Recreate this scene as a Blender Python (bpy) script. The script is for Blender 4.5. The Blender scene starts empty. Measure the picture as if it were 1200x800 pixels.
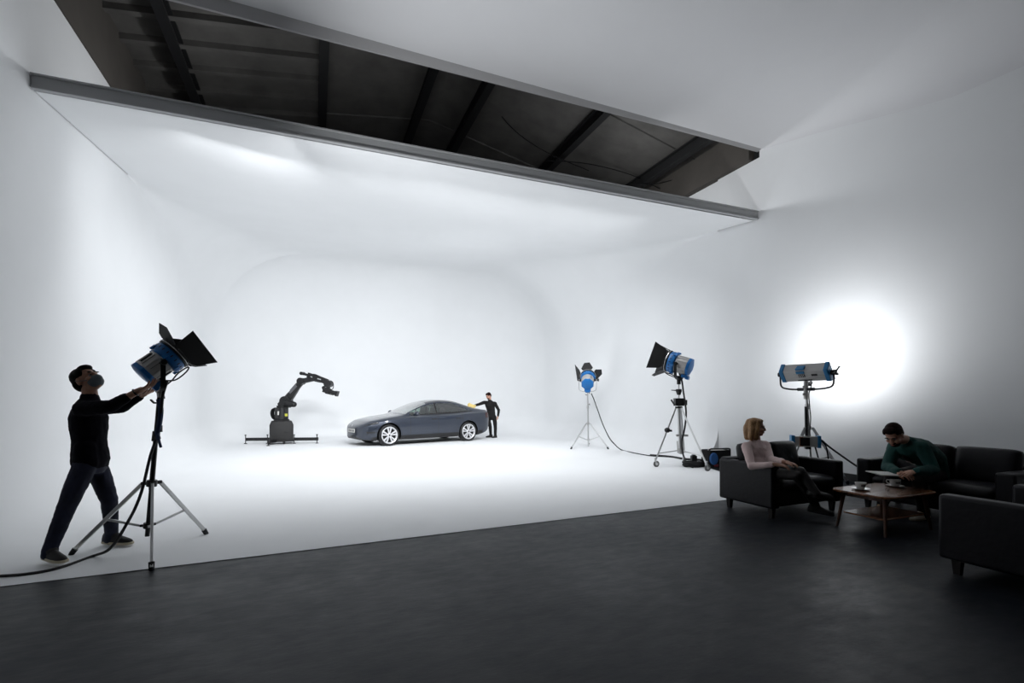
import bpy, bmesh, math, random
from mathutils import Vector, Matrix, Euler
random.seed(7)
SC = bpy.context.scene
COL = SC.collection
PI = math.pi
# ------------------------------------------------------------------ camera numbers (1200 x 800 frame)
F, HZ, CH = 560.0, 469.0, 1.4
TH = math.radians(22.5)
CT, ST = math.cos(TH), math.sin(TH)
def V(*a): return Vector(a[0]) if len(a) == 1 else Vector(a)
def pt(px, py, Y): return V((px-600)/F*Y, Y, CH+(HZ-py)/F*Y)
def gp(px, py):
    Y = F*CH/(py-HZ); return V((px-600)/F*Y, Y, 0.0)
def W(u, v, z=0.0): return V(CT*u-ST*v, ST*u+CT*v, z)
def UV(p): return (CT*p[0]+ST*p[1], -ST*p[0]+CT*p[1])

# ------------------------------------------------------------------ mesh builder
def frame(axis, hint=None):
    z = axis.normalized()
    h = hint if hint is not None else (V(0,0,1) if abs(z.z) < .95 else V(1,0,0))
    x = (h - z*h.dot(z))
    if x.length < 1e-6: x = z.orthogonal()
    x.normalize(); y = z.cross(x)
    return x, y, z
def catmull(pts, n=8):
    pts = [Vector(p) for p in pts]; out = []
    P = [pts[0]*2-pts[1]] + pts + [pts[-1]*2-pts[-2]]
    for i in range(1, len(P)-2):
        a, b, c, d = P[i-1], P[i], P[i+1], P[i+2]
        for k in range(n):
            t = k/n
            out.append(.5*((2*b)+(c-a)*t+(2*a-5*b+4*c-d)*t*t+(3*b-a-3*c+d)*t**3))
    out.append(pts[-1]); return out

class MB:
    def __init__(s): s.v = []; s.f = []; s.m = []
    def add(s, vs, fs, M=None, mi=0):
        o = len(s.v)
        for p in vs:
            p = Vector(p)
            s.v.append(M @ p if M is not None else p)
        for f in fs: s.f.append([i+o for i in f]); s.m.append(mi)
        return s
    def box(s, c, d, M=None, mi=0):
        x, y, z = c; a, b, e = d[0]/2, d[1]/2, d[2]/2
        vs = [(x+i*a, y+j*b, z+k*e) for i in (-1,1) for j in (-1,1) for k in (-1,1)]
        return s.add(vs, [(0,1,3,2),(4,6,7,5),(0,4,5,1),(2,3,7,6),(0,2,6,4),(1,5,7,3)], M, mi)
    def rings(s, R, cap=True, closed=False, M=None, mi=0):
        n = len(R[0]); vs = [p for r in R for p in r]; fs = []
        m = len(R)
        for i in range(m if closed else m-1):
            for j in range(n):
                a = i*n+j; b = i*n+(j+1) % n; i2 = (i+1) % m
                fs.append((a, b, i2*n+(j+1) % n, i2*n+j))
        if cap and not closed:
            fs.append(tuple(range(n))[::-1]); fs.append(tuple((m-1)*n+j for j in range(n)))
        return s.add(vs, fs, M, mi)
    def cyl(s, p0, p1, r0, r1=None, n=16, M=None, mi=0):
        p0, p1 = Vector(p0), Vector(p1); r1 = r0 if r1 is None else r1
        x, y, z = frame(p1-p0)
        R = [[p+(x*math.cos(2*PI*k/n)+y*math.sin(2*PI*k/n))*r for k in range(n)] for p, r in ((p0, r0), (p1, r1))]
        return s.rings(R, M=M, mi=mi)
    def bar(s, p0, p1, w, t, hint=None, M=None, mi=0):
        p0, p1 = Vector(p0), Vector(p1); x, y, z = frame(p1-p0, hint)
        R = [[p+x*a*w/2+y*b*t/2 for a, b in ((-1,-1),(1,-1),(1,1),(-1,1))] for p in (p0, p1)]
        return s.rings(R, M=M, mi=mi)
    def tube(s, pts, r, n=8, closed=False, M=None, mi=0):
        pts = [Vector(p) for p in pts]; m = len(pts); R = []
        x = None
        for i, p in enumerate(pts):
            if closed: t = pts[(i+1) % m]-pts[i-1]
            else: t = pts[min(i+1, m-1)]-pts[max(i-1, 0)]
            t.normalize()
            if x is None: x = frame(t)[0]
            x = x-t*x.dot(t)
            x = x.normalized() if x.length > 1e-6 else t.orthogonal().normalized()
            y = t.cross(x)
            rr = r[i] if isinstance(r, (list, tuple)) else r
            R.append([p+(x*math.cos(2*PI*k/n)+y*math.sin(2*PI*k/n))*rr for k in range(n)])
        return s.rings(R, closed=closed, M=M, mi=mi)
    def lathe(s, prof, n=24, M=None, mi=0, cap=True):          # profile of (r, z) turned about z
        R = [[(r*math.cos(2*PI*k/n), r*math.sin(2*PI*k/n), z) for k in range(n)] for r, z in prof]
        return s.rings(R, cap=cap, M=M, mi=mi)
    def ell(s, c, r, axes=None, n=16, m=10, M=None, mi=0):
        c = Vector(c); ax = axes or (V(1,0,0), V(0,1,0), V(0,0,1))
        R = []
        for i in range(m+1):
            a = -PI/2+PI*i/m; cr = max(math.cos(a), .02)
            R.append([c+ax[0]*(r[0]*cr*math.cos(2*PI*k/n))+ax[1]*(r[1]*cr*math.sin(2*PI*k/n))+ax[2]*(r[2]*math.sin(a)) for k in range(n)])
        return s.rings(R, M=M, mi=mi)
    def tcap(s, p0, p1, r0, r1, n=14):
        p0, p1 = Vector(p0), Vector(p1); x, y, z = frame(p1-p0); R = []
        for i in range(5):
            a = -PI/2+PI/2*i/4; q = p0+z*(r0*math.sin(a)); r = max(r0*math.cos(a), r0*.05)
            R.append([q+(x*math.cos(2*PI*k/n)+y*math.sin(2*PI*k/n))*r for k in range(n)])
        for i in range(5):
            a = PI/2*i/4; q = p1+z*(r1*math.sin(a)); r = max(r1*math.cos(a), r1*.05)
            R.append([q+(x*math.cos(2*PI*k/n)+y*math.sin(2*PI*k/n))*r for k in range(n)])
        return s.rings(R)
    def chain(s, pts, rad, n=14):
        for i in range(len(pts)-1): s.tcap(pts[i], pts[i+1], rad[i], rad[i+1], n)
        return s
    def loft(s, secs, n=20):                                   # (centre, side, front, a, b)
        R = [[Vector(c)+sd*(a*math.cos(2*PI*k/n))+fr*(b*math.sin(2*PI*k/n)) for k in range(n)] for c, sd, fr, a, b in secs]
        return s.rings(R)
    def prism(s, poly, t, M=None, mi=0):                        # polygon in local x,y extruded along z (centred)
        n = len(poly)
        return s.rings([[(x, y, -t/2) for x, y in poly], [(x, y, t/2) for x, y in poly]], M=M, mi=mi)

def mesh_of(name, mb, mats, ang=35, smooth=True):
    me = bpy.data.meshes.new(name)
    me.from_pydata([tuple(p) for p in mb.v], [], mb.f)
    bm = bmesh.new(); bm.from_mesh(me); bmesh.ops.recalc_face_normals(bm, faces=bm.faces)
    bm.to_mesh(me); bm.free()
    for m in (mats if isinstance(mats, (list, tuple)) else [mats]): me.materials.append(m)
    if isinstance(mats, (list, tuple)) and len(mats) > 1:
        for p, mi in zip(me.polygons, mb.m): p.material_index = mi
    if smooth:
        me.polygons.foreach_set('use_smooth', [True]*len(me.polygons))
        me.set_sharp_from_angle(angle=math.radians(ang))
    me.update(); return me
def obj(name, mb, mat, parent=None, bevel=0, seg=2, ang=35, smooth=True, label=None):
    o = bpy.data.objects.new(name, mesh_of(name, mb, mat, ang, smooth)); COL.objects.link(o)
    if parent is not None: o.parent = parent
    if bevel:
        b = o.modifiers.new('bevel', 'BEVEL'); b.width = bevel; b.segments = seg; b.limit_method = 'ANGLE'; b.angle_limit = math.radians(40)
        b.harden_normals = False
    if label: o['label'] = label
    return o
def tag(o, label, cat, group=None):
    o['label'] = label; o['category'] = cat
    if group: o['group'] = group
    return o
def thing(name, label, cat, loc=(0,0,0), rz=0, group=None):
    o = bpy.data.objects.new(name, None); COL.objects.link(o)
    o.location = loc; o.rotation_euler = (0, 0, rz); o.empty_display_size = .1
    return tag(o, label, cat, group)
def struct(name, mb, mat, rz=TH, **k):
    o = obj(name, mb, mat, **k); o.rotation_euler = (0, 0, rz); o['kind'] = 'structure'
    return o
def organic(name, mb, mat, parent, voxel=.006, it=4, noise=0, label=None):
    """closed pieces fused into one continuous skin"""
    me = bpy.data.meshes.new('tmp'); me.from_pydata([tuple(p) for p in mb.v], [], mb.f)
    bm = bmesh.new(); bm.from_mesh(me); bmesh.ops.recalc_face_normals(bm, faces=bm.faces); bm.to_mesh(me); bm.free()
    o = bpy.data.objects.new('tmp', me); COL.objects.link(o)
    r = o.modifiers.new('r', 'REMESH'); r.mode = 'VOXEL'; r.voxel_size = voxel
    if it:
        sm = o.modifiers.new('s', 'SMOOTH'); sm.iterations = it; sm.factor = .5
    if noise:
        tx = bpy.data.textures.new('folds', 'CLOUDS'); tx.noise_scale = .06
        d = o.modifiers.new('d', 'DISPLACE'); d.texture = tx; d.strength = noise; d.mid_level = .5
    dg = bpy.context.evaluated_depsgraph_get(); dg.update()
    m2 = bpy.data.meshes.new_from_object(o.evaluated_get(dg))
    bpy.data.objects.remove(o); bpy.data.meshes.remove(me)
    m2.name = name; m2.materials.clear(); m2.materials.append(mat)
    m2.polygons.foreach_set('use_smooth', [True]*len(m2.polygons))
    ob = bpy.data.objects.new(name, m2); COL.objects.link(ob)
    if parent is not None: ob.parent = parent
    if label: ob['label'] = label
    return ob

# ------------------------------------------------------------------ materials
def mat(name, col, rough=.5, metal=0, spec=.5, noise=None, coat=0, sheen=0, bump=None, trans=0, ior=1.45):
    m = bpy.data.materials.new(name); m.use_nodes = True; nt = m.node_tree
    b = nt.nodes['Principled BSDF']
    b.inputs['Base Color'].default_value = (*col, 1); b.inputs['Roughness'].default_value = rough
    b.inputs['Metallic'].default_value = metal; b.inputs['Specular IOR Level'].default_value = spec
    b.inputs['Coat Weight'].default_value = coat; b.inputs['Coat Roughness'].default_value = .04
    b.inputs['Sheen Weight'].default_value = sheen; b.inputs['Transmission Weight'].default_value = trans; b.inputs['IOR'].default_value = ior
    if noise or bump:
        tc = nt.nodes.new('ShaderNodeTexCoord')
    if noise:                                   # (scale, amount, stretch)
        sc, am, st = noise
        mp = nt.nodes.new('ShaderNodeMapping'); mp.inputs['Scale'].default_value = st
        nz = nt.nodes.new('ShaderNodeTexNoise'); nz.inputs['Scale'].default_value = sc; nz.inputs['Detail'].default_value = 6; nz.inputs['Roughness'].default_value = .6
        rp = nt.nodes.new('ShaderNodeValToRGB')
        lo = [max(0, c*(1-am)) for c in col]; hi = [min(1, c*(1+am)) for c in col]
        rp.color_ramp.elements[0].color = (*lo, 1); rp.color_ramp.elements[1].color = (*hi, 1)
        rp.color_ramp.elements[0].position = .3; rp.color_ramp.elements[1].position = .7
        nt.links.new(tc.outputs['Object'], mp.inputs['Vector']); nt.links.new(mp.outputs[0], nz.inputs['Vector'])
        nt.links.new(nz.outputs[0], rp.inputs[0]); nt.links.new(rp.outputs[0], b.inputs['Base Color'])
    if bump:                                    # (scale, strength)
        n2 = nt.nodes.new('ShaderNodeTexNoise'); n2.inputs['Scale'].default_value = bump[0]; n2.inputs['Detail'].default_value = 5
        bp = nt.nodes.new('ShaderNodeBump'); bp.inputs['Strength'].default_value = bump[1]; bp.inputs['Distance'].default_value = .01
        nt.links.new(tc.outputs['Object'], n2.inputs['Vector']); nt.links.new(n2.outputs[0], bp.inputs['Height']); nt.links.new(bp.outputs[0], b.inputs['Normal'])
    return m
def dark_floor():
    m = mat('dark_floor', (.016,.018,.021), .5); nt = m.node_tree; b = nt.nodes['Principled BSDF']
    tc = nt.nodes.new('ShaderNodeTexCoord')
    def nz(sc, det, st=(1,1,1)):
        mp = nt.nodes.new('ShaderNodeMapping'); mp.inputs['Scale'].default_value = st
        n = nt.nodes.new('ShaderNodeTexNoise'); n.inputs['Scale'].default_value = sc; n.inputs['Detail'].default_value = det; n.inputs['Roughness'].default_value = .65
        nt.links.new(tc.outputs['Object'], mp.inputs[0]); nt.links.new(mp.outputs[0], n.inputs['Vector']); return n
    a, c = nz(1.1, 10), nz(5, 10, (1, 2.2, 1))
    mx = nt.nodes.new('ShaderNodeMix'); mx.data_type = 'FLOAT'; mx.inputs[0].default_value = .5
    nt.links.new(a.outputs[0], mx.inputs[2]); nt.links.new(c.outputs[0], mx.inputs[3])
    r = nt.nodes.new('ShaderNodeValToRGB'); r.color_ramp.elements[0].position = .3; r.color_ramp.elements[1].position = .72
    r.color_ramp.elements[0].color = (.0040,.0053,.0080,1); r.color_ramp.elements[1].color = (.0145,.0178,.0250,1)
    nt.links.new(mx.outputs[0], r.inputs[0]); nt.links.new(r.outputs[0], b.inputs['Base Color'])
    r2 = nt.nodes.new('ShaderNodeMapRange'); r2.inputs[1].default_value = .3; r2.inputs[2].default_value = .7; r2.inputs[3].default_value = .34; r2.inputs[4].default_value = .60
    nt.links.new(mx.outputs[0], r2.inputs[0]); nt.links.new(r2.outputs[0], b.inputs['Roughness'])
    bp = nt.nodes.new('ShaderNodeBump'); bp.inputs['Strength'].default_value = .25; bp.inputs['Distance'].default_value = .01
    nt.links.new(c.outputs[0], bp.inputs['Height']); nt.links.new(bp.outputs[0], b.inputs['Normal'])
    b.inputs['Specular IOR Level'].default_value = .27
    return m
def emit(name, col, s):
    m = bpy.data.materials.new(name); m.use_nodes = True; nt = m.node_tree; nt.nodes.clear()
    e = nt.nodes.new('ShaderNodeEmission'); e.inputs[0].default_value = (*col, 1); e.inputs[1].default_value = s
    o = nt.nodes.new('ShaderNodeOutputMaterial'); nt.links.new(e.outputs[0], o.inputs[0]); return m
def glass(name, tint, mixf=.5, rough=.03):
    m = bpy.data.materials.new(name); m.use_nodes = True; nt = m.node_tree; nt.nodes.clear()
    t = nt.nodes.new('ShaderNodeBsdfTransparent'); t.inputs[0].default_value = (*tint, 1)
    g = nt.nodes.new('ShaderNodeBsdfGlossy'); g.inputs['Roughness'].default_value = rough
    fr = nt.nodes.new('ShaderNodeFresnel'); fr.inputs[0].default_value = 1.5
    mm = nt.nodes.new('ShaderNodeMath'); mm.operation = 'MULTIPLY_ADD'; mm.inputs[1].default_value = 1.0; mm.inputs[2].default_value = mixf
    mx = nt.nodes.new('ShaderNodeMixShader'); o = nt.nodes.new('ShaderNodeOutputMaterial')
    nt.links.new(fr.outputs[0], mm.inputs[0]); nt.links.new(mm.outputs[0], mx.inputs[0])
    nt.links.new(t.outputs[0], mx.inputs[1]); nt.links.new(g.outputs[0], mx.inputs[2]); nt.links.new(mx.outputs[0], o.inputs[0]); return m

M = {}
M['white'] = mat('cyc_white', (.845,.855,.865), .75, spec=.2, noise=(1.2, .012, (1,1,1)))
M['wallw'] = mat('wall_white', (.66,.665,.68), .8, spec=.2, noise=(.8, .02, (1,1,1)))
M['ceilw'] = mat('ceiling_white', (.78,.78,.795), .85, spec=.1, noise=(.8, .015, (1,1,1)))
M['floor'] = dark_floor()
M['brownwall'] = mat('raw_wall', (.085,.076,.068), .85, noise=(1.5, .12, (1,1,1)))
M['roof'] = mat('roof_sheet', (.13,.125,.118), .6, noise=(2, .2, (1,1,1)))
M['steel'] = mat('dark_steel', (.016,.016,.017), .55)
M['fascia'] = mat('fascia_grey', (.37,.375,.38), .6)
M['black'] = mat('black_metal', (.008,.008,.009), .4)
M['blackm'] = mat('black_matt', (.010,.0095,.010), .6, bump=(40, .2))
M['rubber'] = mat('rubber', (.008,.008,.009), .6)
M['blue'] = mat('lamp_blue', (.008,.135,.40), .4)
M['bluelight'] = mat('panel_blue', (.012,.16,.36), .45)
M['silver'] = mat('lamp_silver', (.46,.45,.44), .4, metal=.25)
M['alu'] = mat('aluminium', (.62,.62,.62), .3, metal=.9)
M['chrome'] = mat('chrome', (.7,.7,.71), .18, metal=1)
M['leather'] = mat('black_leather', (.0045,.0042,.0065), .45, spec=.3, bump=(22, .25))
M['leg'] = mat('dark_leg', (.010,.007,.006), .5)
M['walnut'] = mat('walnut', (.17,.068,.030), .25, noise=(3.5, .45, (1,9,1)), coat=.3)
M['walnutd'] = mat('walnut_dark', (.075,.026,.014), .4, noise=(6, .4, (6,6,1)))
M['ceramic'] = mat('ceramic', (.72,.72,.70), .2, coat=.5)
M['coffee'] = mat('coffee', (.02,.008,.004), .15)
M['skin'] = mat('skin', (.50,.27,.19), .5)
M['skind'] = mat('skin_tan', (.30,.145,.09), .5)
M['hairblk'] = mat('hair_black', (.006,.005,.005), .7, spec=.1)
M['hairbrn'] = mat('hair_brown', (.014,.006,.005), .7, spec=.1, bump=(60,.5))
M['hairbl'] = mat('hair_blonde', (.36,.20,.085), .5, noise=(30, .45, (3,3,.4)), bump=(60,.6))
M['navy'] = mat('navy_shirt', (.004,.004,.007), .9, spec=.1)
M['denim'] = mat('denim', (.008,.011,.028), .85, noise=(8, .4, (1,1,1)))
M['blackcl'] = mat('black_cloth', (.007,.006,.006), .9)
M['pink'] = mat('pink_knit', (.76,.58,.56), .9, sheen=.3, bump=(90,.3))
M['tights'] = mat('dark_tights', (.008,.006,.006), .6)
M['green'] = mat('green_jacket', (.004,.055,.048), .8, bump=(30,.25))
M['tee'] = mat('dark_tee', (.02,.018,.02), .9)
M['mask'] = mat('grey_mask', (.09,.11,.12), .8)
M['shoe'] = mat('dark_shoe', (.016,.015,.015), .7)
M['sole'] = mat('cream_sole', (.50,.44,.32), .7)
M['shoew'] = mat('cream_shoe', (.82,.76,.66), .7)
M['shoetan'] = mat('tan_shoe', (.30,.20,.11), .8)
M['yellow'] = mat('yellow_cloth', (.75,.58,.22), .9)
M['paint'] = mat('car_paint', (.022,.029,.046), .30, metal=.35, coat=.9)
M['cartrim'] = mat('car_trim', (.010,.010,.011), .45)
M['glass'] = glass('car_glass', (.50,.64,.58), .16)
M['screen'] = glass('car_windscreen', (.60,.66,.66), .52)
M['cabin'] = mat('cabin', (.012,.013,.014), .7)
M['rim'] = mat('rim_silver', (.62,.62,.64), .35, metal=.35)
M['rimd'] = mat('rim_dark', (.006,.006,.007), .6)
M['lampglass'] = mat('headlamp', (.012,.013,.017), .1, coat=1)
M['tail'] = mat('tail_lamp', (.035,.006,.008), .2, coat=.6)
M['plate'] = mat('plate_white', (.62,.62,.60), .5)
M['label'] = mat('label_white', (.62,.60,.58), .6)
M['ylabel'] = mat('label_yellow', (.50,.50,.05), .6)
M['armgrey'] = mat('arm_grey',(.10,.10,.11),.4)
M['lens'] = mat('lens_glass', (.02,.022,.03), .06, coat=1)
M['paper'] = mat('paper', (.62,.62,.60), .7)
M['orange'] = mat('strap_brown', (.30,.12,.05), .6)
# ================================================================== ROOM  (local frame: u along the fascia, v into the set)
UL, UR, VB = -3.05, 8.6, 20.0
VF, ZC = 7.3, 6.48
def vedge(u): return 4.858+.0361*u
# dark floor
mb = MB(); mb.box((2.6, 7.5, -.1), (14, 29, .2)); struct('floor', mb, M['floor'])
# white cyclorama: painted floor, coves, walls and the overhanging canopy in one sweep
def zcan(u, v): return 5.045+.0125*(u+3.06)+.115*(v-7.36)
def cyc():
    mb = MB(); R = .75; NR = 12; NT = 10; zt = 7.6
    path = []                                              # u, v, inward normal, top fillet (None: wall runs on up)
    for v in [4.735+i*(10.4-4.735)/8 for i in range(9)]: path.append((UL, v, 1, 0, None))
    ft = lambda v: .04+2.9*min(1, max(0, (v-9.0)/6.5))**1.3
    for v in [10.4+i*(VB-3.0-10.4)/14 for i in range(15)]: path.append((UL, v, 1, 0, .015+2.925*min(1, (v-10.4)/7.0)**1.4))
    for k in range(1, 16):
        a = PI-PI/2*k/16; path.append((UL+3.0+3.0*math.cos(a), VB-3.0+3.0*math.sin(a), -math.cos(a), -math.sin(a), 2.94))
    for k in range(0, 15): path.append((UL+3.0+(UR-UL-6.0)*k/14, VB, 0, -1, 2.94))
    for k in range(1, 16):
        a = PI/2-PI/2*k/16; path.append((UR-3.0+3.0*math.cos(a), VB-3.0+3.0*math.sin(a), -math.cos(a), -math.sin(a), 2.94))
    for v in [VB-3.0-i*(VB-3.0-8.35)/16 for i in range(17)]: path.append((UR, v, -1, 0, ft(v)))
    rows = []
    for u, v, nu, nv, rt in path:
        if rt is None: row = [(u, v, zt)]*1+[(u, v, zt-.1*k) for k in range(1, NT+1)]
        else:
            row = []
            for k in range(NT+1):
                a = PI/2*k/NT; d = rt*(1-math.sin(a)); ui, vi = u+nu*d, v+nv*d
                row.append((ui, vi, zcan(u+nu*rt, v+nv*rt)-rt*(1-math.cos(a))+(zcan(ui, vi)-zcan(u+nu*rt, v+nv*rt))*math.cos(a)))
        zb = row[-1][2]; row += [(u, v, zb+(.76-zb)*f) for f in (.3, .55, .8)]
        for k in range(NR+1):
            a = PI/2*k/NR; d = R*(1-math.cos(a)); z = R*(1-math.sin(a))
            row.append((u+nu*d, v+nv*d, z+.005))
        rows.append(row)
    n = len(rows[0]); vs = [p for r in rows for p in r]; fs = []
    for i in range(len(rows)-1):
        for j in range(n-1): fs.append((i*n+j, i*n+j+1, (i+1)*n+j+1, (i+1)*n+j))
    inner = [i*n+n-1 for i in range(len(rows))]
    o = len(vs); vs += [(6.55, 5.09, .005), (UL+R, vedge(UL+R), .005)]
    fs.append(tuple([o+1]+inner+[o])[::-1])
    top = [i*n for i in range(9, len(rows))]                # canopy underside
    o = len(vs); vs += [(UR-.04, 7.36, zcan(UR, 7.36)), (UL+.01, 7.36, zcan(UL, 7.36))]
    fs.append(tuple(top+[o, o+1]))
    e = (len(rows)-1)*n; o = len(vs); vs += [(UR, 8.35, -.05), (UR-R, 8.35, -.05)]
    fs.append(tuple([e+n-1-NR+k for k in range(NR+1)]+[o+1, o]))
    return mb.add(vs, fs)
struct('floor_cyclorama', cyc(), M['white'], ang=40)
# left wall near the camera and the unpainted strip above the white
mb = MB(); mb.box((UL-.1, -.7, 3.4), (.2, 10.87, 6.8)); struct('wall_left', mb, M['white'])
# right wall, painted up to the ceiling line
mb = MB(); mb.rings([[(u, v, z) for v, z in ((-6.5,0),(8.36,0),(8.36,ZC),(7.25,ZC),(7.25,6.8),(-6.5,6.8))] for u in (UR+.001, UR+.2)]); mb.box((UR+.15, 14.2, ZC/2), (.2, 11.8, ZC)); struct('wall_right', mb, M['white'])
mb = MB(); mb.box((2.6, -6.6, 4), (13.0, .2, 8.4)); struct('wall_rear', mb, M['brownwall'])
# raw strips of wall above the white paint, inside the roof void
mb = MB(); mb.box((UL-.06, 13.75, 7.2), (.16, 12.7, 1.45)); struct('wall_left_upper', mb, M['brownwall'])
mb = MB(); mb.box((UR-.03, 13.72, 7.6), (.16, 12.6, 2.24)); struct('wall_right_upper', mb, M['brownwall'])
mb = MB(); mb.box((2.6, 20.15, 8.4), (12.6, .2, 1.8)); struct('wall_back_upper', mb, M['brownwall'])
# near ceiling with its down-stand edge, its shade painted as a darker grey
mb = MB(); mb.box((2.6, (VF-6.6)/2-.06, ZC+.22), (12.0, VF+6.6-.12, .16)); struct('ceiling', mb, M['ceilw'])
mb = MB(); mb.rings([[(u, VF-.12, ZC+.16), (u, VF-.035, ZC+.15-h), (u, VF, ZC+.15-h), (u, VF, ZC+.3)] for u, h in ((-3.3,.16),(2,.09),(6,.03),(8.6,.02))]); struct('trim_1', mb, mat('ceiling_edge_shade', (.42,.415,.42), .8))
# rounded junction of the near ceiling and the right wall, fading out at the opening
mb = MB(); R_ = []
for v, r in ((-6.4,.9),(2.0,.9),(4.0,.8),(5.0,.55),(6.0,.28),(7.15,.02)):
    zc = ZC+.142; R_.append([(UR+.001, v, zc-r)]+[(UR-r+r*math.cos(a), v, zc-r+r*math.sin(a)) for a in [PI/2*k/12 for k in range(13)]]+[(UR+.001, v, zc)])
mb.rings(R_); struct('trim_3', mb, M['ceilw'], ang=60)
# black skirting of the lounge wall
mb = MB(); mb.box((UR-.015, 4.8, .065), (.03, 7.0, .13)); struct('baseboard_right', mb, M['black'], bevel=.004)
# top skin of the canopy and its grey steel edge: a channel with two lips
mb = MB(); vs = [(u, v, zcan(u, v)+.16) for v in (7.36, 17) for u in (UL+.01, UR-.01)]; mb.add(vs, [(0,1,3,2)]); struct('ceiling_overhang', mb, M['fascia'])
ED = Matrix.Translation((2.77, VF, 5.19)) @ Matrix.Rotation(-.0135, 4, 'Y')
mb = MB(); mb.box((0,0,0), (11.62, .06, .155), ED); mb.box((0,-.035,.078), (11.62, .05, .022), ED); mb.box((0,-.035,-.078), (11.62, .05, .022), ED)
struct('trim_2', mb, M['fascia'], bevel=.004)
# gable roof of ribbed sheets
UG, ZL, ZG, ZR = 2.7, 7.58, 8.5, 7.2
def zroof(u): return ZL+(ZG-ZL)*(u-UL)/(UG-UL) if u < UG else ZG+(ZR-ZG)*(u-UG)/(UR-UG)
def roof():
    mb = MB()
    for a, b, ribs in ((UL, .17, True), (.17, UG, False), (UG, UR, False)):
        v = 6.0; prof = []
        p = .68 if ribs else 3.0
        while v < 20.3:
            prof += [(v, 0), (v+p-.14, 0), (v+p-.13, -.10), (v+p-.02, -.10)] if ribs else [(v, 0), (v+p-.05, 0), (v+p-.035, -.03), (v+p-.015, -.03)]
            v += p
        vs = []; m = len(prof)
        for u in (a, b):
            vs += [(u, pv, zroof(u)+pz) for pv, pz in prof]
        vs += [(u, pv, zroof(u)+.12) for u in (a, b) for pv in (prof[0][0], prof[-1][0])]
        fs = [(i, i+1, m+i+1, m+i) for i in range(m-1)]
        o = 2*m; fs += [(o, o+1, o+3, o+2)]
        mb.add(vs, fs)
    return mb
struct('ceiling_roof', roof(), M['roof'], ang=20)
beams = [(-2.2, 'leftmost'), (.17, 'second from the left'), (2.3, 'third from the left'), (3.43, 'fourth from the left'), (5.77, 'second from the right'), (7.95, 'rightmost')]
for i, (u, w) in enumerate(beams):
    mb = MB(); z = zroof(u)-.05; h = .26 if i != 2 else .16
    mb.box((u, 13.1, z-.012), (.17, 14.2, .024)); mb.box((u, 13.1, z-h/2), (.035, 14.2, h)); mb.box((u, 13.1, z-h), (.17, 14.2, .024))
    o = struct('roof_beam', mb, M['steel']); del o['kind']
    tag(o, 'dark steel roof beam in the ceiling opening, %s of the six beams' % w, 'beam', 'roof beams in the ceiling opening')
for i, (pts, lb) in enumerate([
    ([(565,105,11.3),(600,150,11.5),(640,178,11.8),(690,200,12)], 'thin black cable slanting across the roof between two middle beams'),
    ([(640,188,11.5),(690,192,12),(740,205,12.5),(775,222,12.7)], 'thin black cable low behind the grey canopy edge'),
    ([(690,140,11.5),(740,163,12),(800,196,12.5)], 'thin straight cable crossing towards the rightmost roof beam'),
    ([(740,214,12.3),(770,215,12.4),(795,208,12.2),(806,202,12)], 'black cable sagging against the brown wall strip at the right')]):
    mb = MB(); mb.tube(catmull([pt(*p) for p in pts], 8), .012, 6); tag(obj('roof_cable', mb, M['black']), lb, 'cable', 'cables in the roof opening')
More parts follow.
